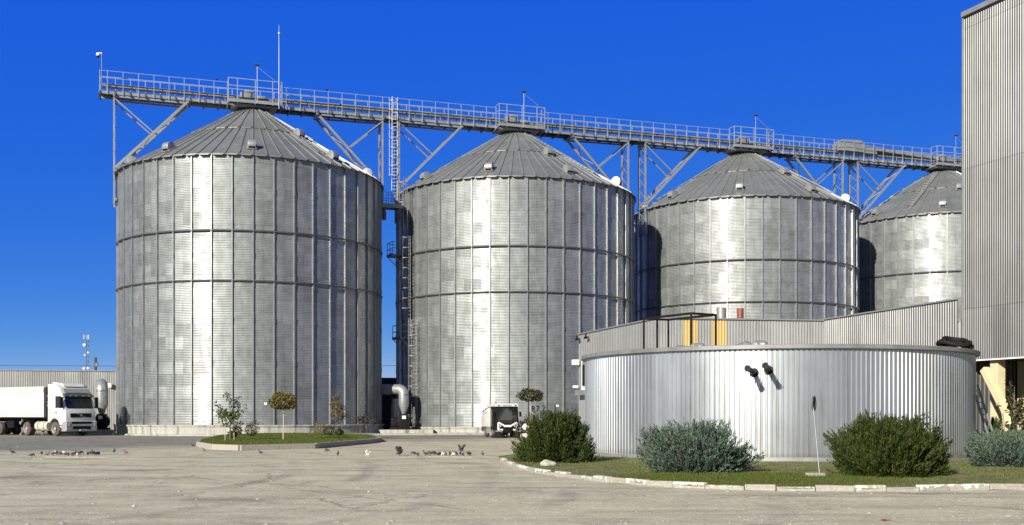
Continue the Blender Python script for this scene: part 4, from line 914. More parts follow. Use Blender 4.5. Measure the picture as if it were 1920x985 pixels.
def ball_shrub(label, base, r, n, mat, z0=.2, leaf=.085, sq=.9):
    t = thing('clipped_shrub', label, 'shrub', (base[0], base[1], z0), 0, 'clipped shrubs on the grass island'); u = rand_unit(n); C = u*rng.uniform(.6,1.02,(n,1))*r*(1+.08*np.sin(u[:,:1]*7)); C[:,2] = C[:,2]*sq+r*sq*.95; leaf_cloud(C, leaf, mat, t)
    m = MB(); m.tube([(0,0,-.03),(0,0,r*.9)], .03, 6)
    for k in range(5): m.tube([(0,0,r*.3),(r*.5*math.cos(k*1.3),r*.5*math.sin(k*1.3),r)], .012, 4)
    m.build('stem', 'bark', t)
ball_shrub('small dark ball shrub beside the staked young tree', isl(436,829.5), .29, 520, 'leaf_dark'); ball_shrub('dark ball shrub behind the staked young tree', isl(446,822.), .36, 560, 'leaf_dark')
ball_shrub('loose dark shrub between staked tree and globe tree', isl(471,826), .42, 560, 'leaf_dark', sq=1.1); ball_shrub('pale twiggy shrub rising behind the loose dark shrub', isl(477,821), .46, 240, 'leaf', sq=1.3)
ball_shrub('yellow-green bushy shrub on the right part of the island', isl(600,821.5), .62, 620, 'leaf_autumn', sq=.8); ball_shrub('dark ball shrub touching the yellow-green shrub', isl(617,824), .42, 560, 'leaf_dark'); ball_shrub('dark ball shrub at the foot of the slim upright tree', isl(636,824.6), .30, 520, 'leaf_dark')
q = at(995,777,74.).xy; ball_tree('dark globe tree on a thin stem behind the street sweeper', q, 3.36, .9, 1400, 'leaf_dark', 'globe trees in the yard', 0, .52)
q = at(984,777,74.6).xy; ball_shrub('dark purple shrub below the globe tree by the sweeper', q, .75, 900, 'leaf_purple', 0, .13, .85)
q = at(1902,0,38.).xy; t = sapling('leafy_bush', 'tall leafy bush in front of the cream chute at the right edge', q, 2.75, .95, 1.9, 330, 'leaf_dark', 'bush', .035, False, .15, 0, None, 0)
q = at(1915,0,36.).xy; sapling('leafy_bush', 'lower leafy bush at the right edge above the blue-grey juniper', q, 1.9, .9, 1.3, 330, 'leaf_dark', 'bush', .03, False, .14, 0, None, 0)
def stones(label, x, y, r, z0=0, d=None, nm='boulder', mat='stone'):
    p = gp(x, y) if d is None else at(x, y, d); bm = bmesh.new(); bmesh.ops.create_icosphere(bm, subdivisions=3, radius=r)
    ph = [random.uniform(0, 6) for _ in range(3)]
    for v in bm.verts: c = v.co/r; v.co *= 1+.12*math.sin(4*c.x+ph[0])+.1*math.sin(5*c.y+ph[1])+.08*math.sin(6*c.z+ph[2]); v.co.z *= .7
    me = bpy.data.meshes.new(nm); bm.to_mesh(me); bm.free(); me.polygons.foreach_set('use_smooth', [True]*len(me.polygons)); me.materials.append(M[mat]); o = link(nm, me, None, (p.x, p.y, z0+r*.5)); return tag(o, label, 'stone')
stones('flat pale stone lying in the grass beside the left juniper', 1027, 878, .23, -.03)
stones('upper whitish stone beside the red hydrant', 986, 801, .26, .62, 73.3, mat='white_plate'); stones('lower whitish stone beside the sweeper brush', 984, 809, .28, 0, 73.)
# hydrant
q = at(998,777,73.6); t = thing('fire_hydrant', 'red fire hydrant under the globe tree behind the left juniper', 'hydrant', (q.x,q.y,0)); m = MB(); m.lathe([(.16,0),(.16,.06),(.1,.08),(.1,1.05),(.14,1.07),(.14,1.18),(.1,1.28),(.04,1.35),(.0,1.36)], 16, caps=False); m.build('barrel', 'red', t, 35)
for sx in (-1,1): m = MB(); m.tube([(0,0,.98),(sx*.26,0,.98),(sx*.3,0,.98)], [.085,.085,.1], 12); m.build('outlet', 'red', t, 40)

# sign, ladder
p = gp(1537,899); p.z = .07; tp = at(1523.5,757,27.6)
t = thing('round_sign', 'small dark round sign on a leaning pole, seen nearly edge-on before the tank', 'sign', p); 
m = MB(); top = tp-p; m.tube([(0,0,.0), (top.x,top.y,top.z+.12)], .014, 8); m.build('pole', 'ladder_steel', t)
m = MB(); nv_ = Vector((.85,-.52,0)).normalized(); c = Vector((top.x,top.y,top.z))+nv_*.03; m.tube([c-nv_*.008, c+nv_*.008], .19, 26); m.build('face', 'navy', t, 40)
for rr in (.185,.12): m = MB(); u1 = Vector((-nv_.y,nv_.x,0)); pts = [c+nv_*.011+(u1*math.cos(a)+Vector((0,0,1))*math.sin(a))*rr for a in np.linspace(0,2*PI,26,endpoint=False)]; m.tube(pts, .008, 6, True); m.build('ring_marking', 'grey_plastic', t)
m = MB(); m.box((-.10,.02,.03), (.38,.32,.12), .3); m.build('footing', 'kerb_plain', t, 0, .02)
a, b = at(1870,818,40.6), at(1832,736,42.6); a.z = .05
t = thing('leaning_ladder', 'grey metal ladder leaning on the right side of the round tank', 'ladder', a); sd = Vector((.75,.66,0)).normalized(); 
dd = b-a; b2 = a+dd*1.12
m = ladder_mb(a, b2, .45, .3, .03, sd); m.build('rails_and_rungs', 'galv_dull', t, world=True)

# ------------------------------------------------------------------ truck
def wheel(parent, x, y, r, w, rim_r, name='wheel', out=-1, tyre='tyre', rim='rim'):
    t = MB(); pr = [(rim_r,-w/2),(r*.90,-w/2),(r*.97,-w*.42),(r,-w*.3),(r,w*.3),(r*.97,w*.42),(r*.90,w/2),(rim_r,w/2)]; n = 32; vs = []; m_ = len(pr)
    for k in range(n):
        a = 2*PI*k/n
        for q, yy in pr: vs.append((x+q*math.cos(a), y+yy, r+q*math.sin(a)))
    t.add(vs, [(k*m_+i, ((k+1) % n)*m_+i, ((k+1) % n)*m_+i+1, k*m_+i+1) for k in range(n) for i in range(m_-1)]); wo = t.build(name, tyre, parent, 40)
    h = MB(); yo = y+out*w*.36; vs = []; pr = [(rim_r,out*.10),(rim_r*.9,out*.08),(rim_r*.78,-out*.07),(rim_r*.45,-out*.06),(rim_r*.4,out*.04),(rim_r*.2,out*.06),(.001,out*.06)]; m2 = len(pr)
    for k in range(n):
        a = 2*PI*k/n
        for q, yy in pr: vs.append((x+q*math.cos(a), yo+yy, r+q*math.sin(a)))
    h.add(vs, [(k*m2+i, ((k+1) % n)*m2+i, ((k+1) % n)*m2+i+1, k*m2+i+1) for k in range(n) for i in range(m2-1)])
    for k in range(8): a = 2*PI*k/8; h.tube([(x+rim_r*.62*math.cos(a), yo-out*.08, r+rim_r*.62*math.sin(a)), (x+rim_r*.62*math.cos(a), yo+out*.01, r+rim_r*.62*math.sin(a))], .035*r/.5, 6)
    h.build('rim', rim, wo, 30); return wo
TH_ = R(-35); hd = Vector((math.cos(TH_), math.sin(TH_)))             # heading of the truck (right and towards the camera)
fw = at(103,777,80.); ft_ = Vector((fw.x, fw.y)); lft = Vector((-hd.y, hd.x))
org = ft_+hd*1.38+lft*1.2
tr = thing('truck_tractor', 'white cab-over lorry tractor with a dark windscreen parked before the metal fence', 'truck', (org.x, org.y, 0), TH_)
m = MB(); prof = [(-.02,.62),(.03,1.2),(.0,1.78),(-.12,2.0),(-.42,2.95),(-.55,3.18),(-.72,3.5),(-1.1,3.72),(-1.5,3.8),(-2.28,3.84),(-2.28,.98),(-1.98,.98),(-1.9,1.12),(-1.62,1.28),(-1.3,1.28),(-1.0,1.15),(-.82,.9),(-.75,.62)]
m.prism(prof, -1.22, 1.22); m.build('cab', 'white_paint', tr, 30, .07)
m = MB(); m.prism([(-.13,2.03),(-.105,2.05),(-.395,2.93),(-.42,2.93)], -1.08, 1.08); m.build('windscreen', 'glass', tr, 0, .006)
m = MB(); m.prism([(-.50,3.16),(-.47,3.17),(-.68,3.48),(-.71,3.48)], -1.0, 1.0); m.build('upper_window', 'grey_plastic', tr, 0, .006)
m = MB(); m.prism([(-.40,2.90),(-.18,2.86),(-.14,2.98),(-.46,3.12)], -1.16, 1.16); m.build('sun_visor', 'dark_steel', tr, 0, .015)
for y in (-.75,-.3,.3,.75): m = MB(); m.box((-.13,y,2.94), (.03,.12,.04)); m.build('marker_lamp', 'lens', tr)
m = MB(); m.prism([(-.75,3.62),(-1.0,3.86),(-2.2,3.98),(-2.26,3.80),(-1.4,3.76)], -.85, .85); m.build('roof_deflector', 'white_paint', tr, 0, .03)
m = MB(); m.box((.02,0,1.52), (.05,1.72,.30)); gr = m.build('grille', 'black', tr, 0, .02)
m = MB(); m.bar((.05,.35,1.40), (.05,-.35,1.64), .045, .02); m.build('diagonal_bar', 'silver', gr)
m = MB(); m.tube([(.045,0,1.52),(.062,0,1.52)], .075, 16); m.build('emblem', 'silver', gr, 40)
m = MB(); m.prism([(-.55,.34),(.10,.36),(.14,.5),(.14,1.05),(.06,1.12),(-.2,1.12),(-.5,.9)], -1.24, 1.24); bu = m.build('bumper', 'silver', tr, 0, .04)
for z, hh, ww in ((.98,.17,1.62),(.62,.24,1.5)): m = MB(); m.box((.135,0,z), (.03,ww,hh)); m.build('bumper_grille', 'black', bu, 0, .01)
m = MB(); m.box((.15,.1,.43), (.02,.56,.12)); m.build('number_plate', 'white_plate', bu); m = MB(); 
for k in range(7): m.box((.162,.32-.068*k,.43), (.004,.04,.075))
m.build('plate_characters', 'black', bu)
for y in (-1.04,1.04): m = MB(); m.box((.115,y,.82), (.06,.32,.38)); hl = m.build('headlight', 'dark_steel', tr, 0, .03); m = MB(); m.tube([(.12,y,.9),(.155,y,.9)], .1, 16); m.tube([(.12,y,.74),(.155,y,.74)], .07, 16); m.build('lens', 'lens', hl, 40)
for s in (-1, 1):
    m = MB(); m.box((-.22,s*1.44,2.45), (.16,.24,.82)); m.build('mirror', 'black', tr, 0, .04); m = MB(); m.bar((-.3,s*1.2,2.8),(-.22,s*1.4,2.78), .05); m.bar((-.3,s*1.2,2.1),(-.22,s*1.4,2.1), .05); m.build('mirror_arm', 'black', tr)
    m = MB(); m.prism([(-.33,2.06),(-.60,2.92),(-1.28,2.92),(-1.28,2.06)], s*1.215, s*1.228); do = m.build('side_window', 'glass', tr)
    m = MB(); m.box((-1.2,s*1.235,1.72), (.2,.03,.05)); m.build('door_handle', 'black', tr)
    m = MB()
    for a_, b_ in (((-1.38,1.25),(-1.38,3.0)),((-.2,1.3),(-.2,1.95))): m.bar((a_[0],s*1.222,a_[1]), (b_[0],s*1.222,b_[1]), .014)
    m.bar((-1.38,s*1.222,3.0),(-.55,s*1.222,3.0), .014); m.bar((-2.2,s*1.222,2.7),(-1.38,s*1.222,2.7), .01); m.build('door_seam', 'grey_plastic', tr)
    m = MB(); m.box((-.62,s*1.12,.5), (.42,.24,.12)); m.box((-.62,s*1.12,.78), (.42,.24,.06)); m.build('step', 'dark_steel', tr)
    wheel(tr, -1.38, s*1.05, .52, .34, .30, out=s)
    wheel(tr, -5.05, s*.98, .52, .52, .30, out=s)
    m = MB(); pts = [(-5.05+.66*math.cos(a), s*.98, .52+.66*math.sin(a)) for a in np.linspace(.15, PI-.15, 11)]
    for a_, b_ in zip(pts, pts[1:]): m.bar(a_, b_, .5, .03, (0,1,0)) if False else m.bar(a_, b_, .03, .54, (0,s,0))
    m.build('mudguard', 'black', tr)
    m = MB(); m.tube([(-3.9,s*.92,.72),(-2.35,s*.92,.72)], .36, 22); m.build('fuel_tank' if s < 0 else 'air_tank', 'tank_cream', tr, 40); m = MB()
    for x in (-3.5,-2.75): m.tube([(x-.03,s*.92,.72),(x+.03,s*.92,.72)], .372, 22)
    m.build('tank_strap', 'dark_steel', tr, 40)
m = MB(); m.box((-3.4,.42,.82), (6.0,.1,.28)); m.box((-3.4,-.42,.82), (6.0,.1,.28)); m.box((-1.4,0,.62),(1.4,1.4,.35)); m.box((-5.05,0,.5),(.3,1.7,.3)); m.box((-4.6,0,1.0),(1.2,.9,.12)); m.build('chassis', 'black', tr)
m = MB(); m.bar((-2.32,-.9,1.3),(-2.32,-.9,3.3), .1); m.bar((-2.36,-1.05,2.5),(-2.7,-1.05,2.5), .06); m.bar((-2.36,-1.05,2.95),(-2.7,-1.05,2.95), .06); m.bar((-2.36,-1.05,2.0),(-2.7,-1.05,2.45), .06); m.box((-2.34,.3,2.0),(.1,1.2,1.6)); m.build('rear_rack', 'grey_plastic', tr)
tl = thing('trailer', 'long white tarpaulin-sided trailer coupled behind the tractor, cut by the left edge', 'trailer', (org.x, org.y, 0), TH_)
x0, x1 = -2.75, -12.2
m = MB(); m.box(((x0+x1)/2,0,2.33), (x0-x1,2.5,1.95)); 
k = x0-.3
while k > x1:
    for s in (-1,1): m.box((k, s*1.256, 2.3), (.05,.02,1.85))
    k -= .52
m.build('body', 'white_tarp', tl, 0, .012)
m = MB(); pr = [(-1.28,3.28),(-1.3,3.36),(-1.27,3.62),(-1.0,3.68),(0,3.72),(1.0,3.68),(1.27,3.62),(1.3,3.36),(1.28,3.28)]; m.prism([(a,b) for a,b in pr], x0+.02, x1-.02, 'x')
k = x0-.2
while k > x1: m.box((k,-1.29,3.26), (.3,.02,.09)); k -= .5
m.build('roll_tarp', 'white_tarp', tl, 0, .02)
m = MB()
k = x0-.3
while k > x1: m.box((k+.05,-1.262,1.52), (.03,.015,.16)); k -= .52
m.box(((x0+x1)/2,-1.262,1.37), (x0-x1,.02,.06)); m.build('strap_buckles', 'rust_red' if False else 'dark_steel', tl)
m = MB(); m.box((x0+.03,0,2.4), (.08,2.46,2.2)); m.bar((x0+.1,-1.1,1.4),(x0+.1,-1.1,3.6), .1); m.build('headboard', 'dark_steel', tl)
m = MB(); m.box(((x0+x1)/2,.5,1.18), (x0-x1,.12,.3)); m.box(((x0+x1)/2,-.5,1.18), (x0-x1,.12,.3)); m.box((-9.8,0,.75),(3.6,1.4,.4)); m.box((-7.2,-1.0,.85),(.9,.4,.5)); m.build('chassis', 'black', tl)
for y in (-.85,.85): m = MB(); m.box((-6.15,y,.75), (.14,.14,1.1)); m.box((-6.15,y,.06), (.34,.34,.06)); m.tube([(-6.15,y,.95),(-6.15,y-.2 if y < 0 else y+.2,.95)], .12, 12); m.build('landing_leg', 'galv_dull', tl)
for x in (-8.9,-10.2,-11.5):
    for y in (-1.02,1.02): wheel(tl, x, y, .5, .38, .29, out=-1 if y < 0 else 1)

# ------------------------------------------------------------------ street sweeper
TS = R(-73); q = at(951,777,74.6); sw = thing('street_sweeper', 'compact white street sweeper with a black glass cab and front brushes', 'street sweeper', (q.x, q.y, 0), TS); hw = .8
m = MB(); m.prism([(-1.35,.72),(-1.35,2.08),(-1.9,2.06),(-3.0,1.86),(-3.75,1.62),(-3.85,1.3),(-3.8,.72)], -hw, hw); m.build('hopper', 'white_paint', sw, 30, .05)
m = MB(); m.prism([(-1.3,2.10),(-1.9,2.08),(-3.0,1.89),(-3.8,1.66),(-3.9,1.8),(-3.0,1.97),(-1.9,2.13),(-1.3,2.15)], -hw*.9, hw*.9); m.build('hopper_lid', 'dark_steel', sw)
m = MB(); m.prism([(-1.36,.5),(-1.36,2.12),(-.18,2.12),(.04,1.2),(.08,.5)], -hw-.01, hw+.01); m.build('cab', 'black', sw, 30, .04)
m = MB(); m.prism([(.062,.98),(.072,1.2),(-.135,2.06),(-.15,2.06),(.05,1.18),(.045,.98)], -hw*.86, hw*.86); m.build('windscreen', 'glass', sw)
for s in (-1,1):
    m = MB(); m.prism([(-1.2,.8),(-1.2,2.0),(-.3,2.0),(-.1,1.2),(-.08,.8)], s*(hw+.008), s*(hw+.022)); m.build('side_window', 'glass', sw)
    m = MB(); m.box((.0,s*(hw+.14),1.6), (.1,.14,.34)); m.bar((-.1,s*hw,1.7),(0,s*(hw+.14),1.7), .03); m.build('mirror', 'black', sw, 0, .02)
    m = MB(); m.bar((-.95,s*(hw+.03),.75),(-.95,s*(hw+.03),1.95), .03); m.build('door_frame', 'grey_plastic', sw)
m = MB(); m.prism([(-1.42,2.12),(-1.42,2.26),(-.9,2.34),(-.2,2.33),(-.02,2.24),(-.02,2.12)], -hw-.02, hw+.02); m.build('cab_roof', 'white_paint', sw, 0, .03)
m = MB(); m.bar((-.0,-.3,2.19),(-.0,.3,2.19), .01, .05); m.build('roof_lettering', 'grey_plastic', sw)
for y in (-.6,.6): m = MB(); m.box((-.02,y,2.2), (.06,.14,.05)); m.build('roof_lamp', 'dark_steel', sw)
m = MB(); m.lathe([(.07,2.3),(.08,2.33),(.08,2.44),(.03,2.48),(0,2.48)], 14, (-1.2,-.5)); m.build('beacon', 'grey_plastic', sw, 40)
m = MB()
for s in (-1,1):
    m.bar((.10,s*.66,1.02),(.10,s*.66,.52), .03, .12, (0,1,0)); m.bar((.11,s*.66,1.04),(.11,s*.24,.82), .03, .10); m.bar((.11,s*.66,.55),(.11,s*.34,.55), .03, .10)
m.bar((.11,-.26,.80),(.11,.26,.80), .03, .13); m.build('front_panel', 'white_plate', sw)
for s in (-1,1): m = MB(); m.box((.1,s*.52,.80), (.04,.2,.14)); hl = m.build('headlight', 'dark_steel', sw, 0, .02); m = MB(); m.tube([(.115,s*.52,.80),(.13,s*.52,.80)], .055, 12); m.tube([(.1,s*.6,.6),(.135,s*.6,.6)], .035, 12); m.build('lens', 'lens', hl, 40)
m = MB(); m.box((.1,0,.52), (.22,.62,.34)); m.box((.3,0,.42),(.3,.4,.22)); m.build('front_hitch', 'black', sw, 0, .03)
m = MB(); m.prism([(-3.8,.40),(-3.86,.75),(-1.3,.75),(.05,.55),(.05,.38)], -hw+.02, hw-.02); m.build('skirt', 'dark_steel', sw, 0, .03)
for s in (-1,1):
    for x in (-.95,-2.75): wheel(sw, x, s*(hw-.12), .33, .26, .19, out=s, rim='grey_plastic')
    m = MB(); m.box((-1.85,s*(hw-.08),.48), (.95,.2,.42)); m.build('side_box', 'grey_plastic', sw, 0, .02)
    m = MB(); m.lathe([(.12,.40),(.22,.36),(.52,.07),(.50,.03),(.14,.22)], 24, (.45,s*.72)); bo = m.build('side_brush', 'rubber', sw, 20); m = MB(); m.bar((.0,s*.45,.55),(.45,s*.72,.42), .09); m.box((.45,s*.72,.46),(.34,.34,.08)); m.build('brush_arm', 'grey_plastic', sw)
m = MB(); m.tube([(.42,-.30,.0+.09),(.42,-.24,.09)], .09, 14); m.build('guide_wheel', 'white_plate', sw)
m = MB(); m.bar((-2.2,-hw-.003,1.72),(-3.0,-hw-.003,1.64), .008, .05, (0,0,1)); m.build('side_stripe', 'grey_plastic', sw)

# ------------------------------------------------------------------ pigeons
def pigeon_mesh(head_down, fat=1.):
    pts = [(-.19,.075,.004,.03),(-.12,.085,.018,.045),(-.06,.11,.048,.055),(.0,.125,.066,.066),(.05,.135,.062,.062),(.085,.155,.046,.044),(.105,.19,.030,.030)]
    pts += ([(.125,.16,.025,.025),(.15,.10,.028,.027),(.17,.06,.020,.02),(.178,.035,.006,.006)] if head_down else [(.108,.225,.025,.025),(.118,.255,.029,.027),(.14,.262,.022,.02),(.175,.252,.005,.005)])
    m = MB(); n = 10; vs = []; fs = []
    for i, (x, z, rz_, ry_) in enumerate(pts):
        a, b = pts[max(0,i-1)], pts[min(len(pts)-1,i+1)]; d = Vector((b[0]-a[0],0,b[1]-a[1])).normalized(); u = Vector((-d.z,0,d.x))
        for k in range(n): t = 2*PI*k/n; vs.append(Vector((x,0,z))+u*rz_*fat*math.cos(t)+Vector((0,1,0))*ry_*fat*math.sin(t))
    for i in range(len(pts)-1):
        for k in range(n): fs.append((i*n+k, i*n+(k+1) % n, (i+1)*n+(k+1) % n, (i+1)*n+k))
    fs += [tuple(range(n)), tuple((len(pts)-1)*n+k for k in range(n-1,-1,-1))]; m.add(vs, fs)
    for y in (-.025,.025): m.tube([(.01,y,.09),(.015,y,.012)], .008, 5); m.bar((-.005,y,.006),(.045,y,.006), .02, .01)
    return m
def wings(m, up):
    for s in (-1,1):
        a = [(.05,s*.05,.16),(-.07,s*.05,.14),(-.14,s*.16,.14+up*.7),(-.05,s*.22,.16+up),(.06,s*.14,.16+up*.75)]; m.add(a+[(x,y+s*.008,z+.008) for x,y,z in a], [(0,1,2,3,4),(9,8,7,6,5),(0,5,6,1),(1,6,7,2),(2,7,8,3),(3,8,9,4),(4,9,5,0)])
    return m
PM = {}
for key, (hdn, mt, wg) in {'peck_dark':(True,'pigeon_dark',0),'stand_dark':(False,'pigeon_dark',0),'peck_white':(True,'pigeon_white',0),'stand_brown':(False,'pigeon_brown',0),'land_dark':(False,'pigeon_dark',.24),'land_white':(False,'pigeon_white',.2)}.items():
    m = pigeon_mesh(hdn)
    if wg: wings(m, wg)
    o = m.build('pigeon', mt, None, 60); PM[key] = o.data; bpy.data.objects.remove(o)
def pigeon(key, px, py, label, group, rz=None, z=0, sc=None):
    p = gp(px, py); o = link('pigeon', PM[key], None, (p.x, p.y, z), rng.uniform(0, 2*PI) if rz is None else rz); s = sc or rng.uniform(.66,.8); o.scale = (s,s,s); return tag(o, label, 'pigeon', group)
GL, GR_ = 'pigeons feeding on the left of the yard', 'pigeons feeding on the right of the yard'
for x in (101,113,122,128,138,143,150,166,172,178,183): pigeon('peck_dark', x+rng.uniform(-2,2), 855+rng.uniform(-2.2,1.2), 'dark pigeon pecking in the left-hand flock before the truck', GL)
for x in (107,146,169): pigeon('stand_dark', x, 853, 'dark pigeon standing head-up in the left-hand flock', GL)
for x, y in ((104,852.5),(121,853),(145,856)): pigeon('peck_white', x, y, 'white pigeon pecking in the left-hand flock before the truck', GL)
pigeon('stand_dark', 24, 852, 'dark pigeon alone at the far left of the yard', None, PI); pigeon('peck_dark', 59, 857, 'dark pigeon walking left of the left-hand flock, nearest to the camera', None, .2)
pigeon('peck_dark', 78, 853.5, 'dark pigeon just left of the left-hand flock, the first of two', None); pigeon('stand_brown', 88.5, 855, 'brownish pigeon at the left end of the left-hand flock', None)
pigeon('stand_dark', 214, 850, 'dark pigeon standing right of the left-hand flock', None); pigeon('stand_brown', 236, 852.5, 'brownish pigeon at right of the left-hand flock, nearest the island', None, PI)
pigeon('stand_dark', 362, 838.5, 'dark pigeon beside the left corner of the island kerb', None); pigeon('stand_brown', 383, 848, 'brownish pigeon in front of the island kerb', None)
pigeon('stand_dark', 489, 852, 'dark pigeon on the concrete below the globe tree', None, PI); pigeon('peck_dark', 614, 848, 'dark pigeon close to the right front of the island', None, PI*.9)
pigeon('stand_dark', 633.5, 855, 'dark pigeon seen from behind between the two flocks', None, PI/2)
pigeon('land_white', 690, 856, 'white-winged pigeon flapping between the two flocks', None, .3); pigeon('land_dark', 749, 855, 'dark pigeon landing with raised wings left of the right-hand flock', None, .4, sc=.95)
for x in (776,784,808,816,822,829,836,842,848,856,862,869,876,882): pigeon('peck_dark', x+rng.uniform(-2,2), 855+rng.uniform(-1.5,1.2), 'dark pigeon pecking in the right-hand flock left of the shrub bed', GR_)
for x in (832,852): pigeon('peck_white', x, 856, 'white pigeon pecking in the right-hand flock', GR_)
pigeon('stand_dark', 798.5, 855, 'dark pigeon standing upright at the left end of the right-hand flock', None); pigeon('land_dark', 864.5, 849, 'dark pigeon landing with raised wings above the right-hand flock', None, 2.4, sc=.9); pigeon('stand_brown', 905, 855, 'brownish pigeon at the right end of the right-hand flock', None)
for s, lab in ((-2.95,'bird perched on the gallery rail left of the leftmost silo top'),(6.05,'bird perched on the gallery rail right of the leftmost silo top')):
    p = gloc(s, -W-.1, 1.87); o = link('pigeon', PM['stand_dark'], None, p, 1.); o.scale = (1.1,)*3; tag(o, lab, 'pigeon')

# ------------------------------------------------------------------ spilled grain under the flocks
def grain(px0, px1, py0, py1, n):
    a, b = gp(px0, py0), gp(px1, py1); x = rng.uniform(px0, px1, n); y = rng.normal((py0+py1)/2, (py1-py0)/2, n); dd = F*EYE/(y-HY); X = (x-960)/F*dd
    s_ = rng.uniform(.012,.035,n); o_ = np.array([(1,0,0),(0,1,0),(-1,0,0),(0,-1,0),(0,0,.5)]); V = o_[None]*s_[:,None,None]*rng.uniform(.6,1.6,(n,5,1))+np.stack([X,dd,np.zeros(n)],1)[:,None]
    Fc = (np.array([(0,1,4),(1,2,4),(2,3,4),(3,0,4)])[None]+(np.arange(n)*5)[:,None,None]).reshape(-1,3); tag(np_mesh('spilled_grain', V.reshape(-1,3), Fc, 'grain'), kind='stuff')
M['grain'] = simple('pale_grain', (.62,.55,.38), .8, 0, .2, 8)
for a_, b_, y_, n_ in ((84,120,857.6,130),(96,175,858,220),(128,150,857.2,110),(165,203,858.3,70),(62,82,860.5,40),(800,860,857,140),(820,845,856.6,110),(858,884,857.4,60)): grain(a_, b_, y_-.45, y_+.45, n_)
# ------------------------------------------------------------------ loose grit, stones and a fallen leaf
k = 5200; V = []; Fc = []
ang = rng.uniform(0, 2*PI, k); d = 15+rng.uniform(0,1,k)**1.6*42; xx = (rng.uniform(-.48,.48,k))*d
ok = ~inside(bed, np.stack([xx, d], 1)) & ~inside(ipoly, np.stack([xx, d], 1)); xx, d = xx[ok], d[ok]; k = len(xx); s = rng.uniform(.006,.022,k)*(1+(rng.random(k) < .03)*1.5)
oc = np.array([(1,0,0),(0,1,0),(-1,0,0),(0,-1,0),(0,0,.8)]); V = (oc[None]*s[:,None,None]*rng.uniform(.7,1.3,(k,5,1)))+np.stack([xx,d,np.zeros(k)],1)[:,None]
Fc = (np.array([(0,1,4),(1,2,4),(2,3,4),(3,0,4)])[None]+(np.arange(k)*5)[:,None,None]).reshape(-1,3); tag(np_mesh('gravel', V.reshape(-1,3), Fc, 'stone'), kind='stuff')
p = gp(1661,977); m = MB(); m.add([(-.09,0,.012),(-.03,.05,.03),(.05,.045,.02),(.1,.0,.04),(.04,-.05,.025),(-.04,-.045,.015)], [(0,1,5),(1,2,4,5),(2,3,4)]); o = m.build('fallen_leaf', 'red'); o.location = p; tag(o, 'single reddish dry leaf lying on the concrete', 'leaf')

# ------------------------------------------------------------------ world, sun, camera
SKYK = 1.0
AZ, EL = 30., 23.          # the sun stands behind the camera, 30 degrees to its left
to_sun = Vector((-math.sin(R(AZ))*math.cos(R(EL)), -math.cos(R(AZ))*math.cos(R(EL)), math.sin(R(EL))))
w = bpy.data.worlds.new('World'); scene.world = w; w.use_nodes = True; nt = w.node_tree; nt.nodes.clear()
out = nt.nodes.new('ShaderNodeOutputWorld'); bg = nt.nodes.new('ShaderNodeBackground'); sky = nt.nodes.new('ShaderNodeTexSky'); sky.sky_type = 'NISHITA'; sky.sun_disc = False
sky.sun_elevation = R(EL); sky.sun_rotation = math.atan2(to_sun.x, to_sun.y); sky.altitude = 200; sky.air_density = 1.0; sky.dust_density = 0; sky.ozone_density = 6
# look up the sky higher than the true elevation and deepen it: a very dry, dark blue autumn sky
tc = nt.nodes.new('ShaderNodeTexCoord'); mp = nt.nodes.new('ShaderNodeMapping'); mp.inputs['Scale'].default_value = (1,1,3); mp.inputs['Location'].default_value = (0,0,.03)
nm = nt.nodes.new('ShaderNodeVectorMath'); nm.operation = 'NORMALIZE'; nt.links.new(tc.outputs['Generated'], mp.inputs[0]); nt.links.new(mp.outputs[0], nm.inputs[0]); nt.links.new(nm.outputs[0], sky.inputs[0])
sp = nt.nodes.new('ShaderNodeSeparateColor'); cb = nt.nodes.new('ShaderNodeCombineColor'); nt.links.new(sky.outputs[0], sp.inputs[0])
for k, (g_, a_) in enumerate(((1.75,2.42),(.84,.58),(.04,.50))):
    v = math_n(nt, 'MULTIPLY', math_n(nt, 'POWER', math_n(nt, 'MULTIPLY', sp.outputs[k], .1), g_), a_*10*SKYK); nt.links.new(v, cb.inputs[k])
zz = nt.nodes.new('ShaderNodeSeparateXYZ'); nt.links.new(tc.outputs['Generated'], zz.inputs[0])   # the zenith is darker than the band near the horizon
dk = nt.nodes.new('ShaderNodeMapRange'); dk.interpolation_type = 'SMOOTHSTEP'; dk.inputs['From Min'].default_value = .33; dk.inputs['From Max'].default_value = .85; dk.inputs['To Min'].default_value = 1; dk.inputs['To Max'].default_value = .16; nt.links.new(zz.outputs[2], dk.inputs[0])
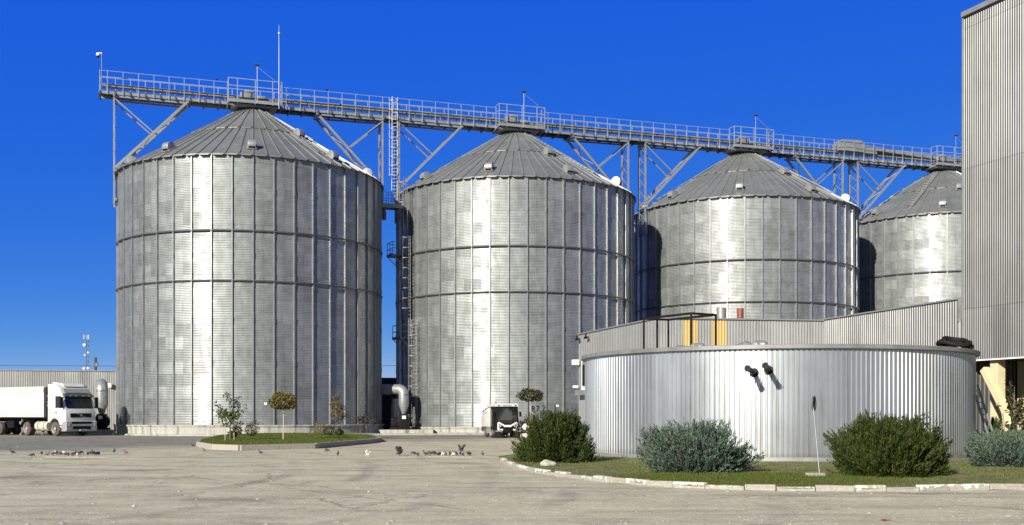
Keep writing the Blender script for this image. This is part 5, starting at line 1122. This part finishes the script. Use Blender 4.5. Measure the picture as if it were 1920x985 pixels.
vs_ = nt.nodes.new('ShaderNodeVectorMath'); vs_.operation = 'SCALE'; nt.links.new(cb.outputs[0], vs_.inputs[0]); nt.links.new(dk.outputs[0], vs_.inputs['Scale'])
# towards the sun the sky is paler
dt = nt.nodes.new('ShaderNodeVectorMath'); dt.operation = 'DOT_PRODUCT'; nt.links.new(tc.outputs['Generated'], dt.inputs[0]); dt.inputs[1].default_value = (-math.sin(R(AZ)), -math.cos(R(AZ)), 0)
sm = nt.nodes.new('ShaderNodeMapRange'); sm.interpolation_type = 'SMOOTHSTEP'; sm.inputs['From Min'].default_value = -.45; sm.inputs['From Max'].default_value = .55; nt.links.new(dt.outputs['Value'], sm.inputs[0])
pale = nt.nodes.new('ShaderNodeVectorMath'); pale.operation = 'MULTIPLY'; nt.links.new(sky.outputs[0], pale.inputs[0]); pale.inputs[1].default_value = (.80,.70,.62)
fin = nt.nodes.new('ShaderNodeMix'); fin.data_type = 'RGBA'; nt.links.new(sm.outputs[0], fin.inputs[0]); nt.links.new(vs_.outputs[0], fin.inputs[6]); nt.links.new(pale.outputs[0], fin.inputs[7])
nt.links.new(fin.outputs[2], bg.inputs[0]); bg.inputs[1].default_value = .1; nt.links.new(bg.outputs[0], out.inputs[0])
ld = bpy.data.lights.new('sun', 'SUN'); ld.energy = 5.0; ld.angle = R(.53); ld.color = (1,.945,.81); lo = bpy.data.objects.new('sun', ld); COL.objects.link(lo); lo.rotation_euler = to_sun.to_track_quat('Z', 'Y').to_euler(); lo.location = to_sun*60
cd = bpy.data.cameras.new('camera'); cam = bpy.data.objects.new('camera', cd); COL.objects.link(cam); scene.camera = cam
cam.location = (0,0,EYE); cam.rotation_euler = (PI/2,0,0); cd.sensor_width = 36; cd.lens = F/1920*36; cd.shift_y = (HY-492.5)/1920; cd.clip_end = 5000; cd.clip_start = .1
scene.view_settings.view_transform = 'Standard'; scene.view_settings.look = 'None'; scene.view_settings.exposure = .6; scene.view_settings.gamma = 1
scene.render.engine = 'CYCLES'; scene.cycles.max_bounces = 6; scene.cycles.use_denoising = True
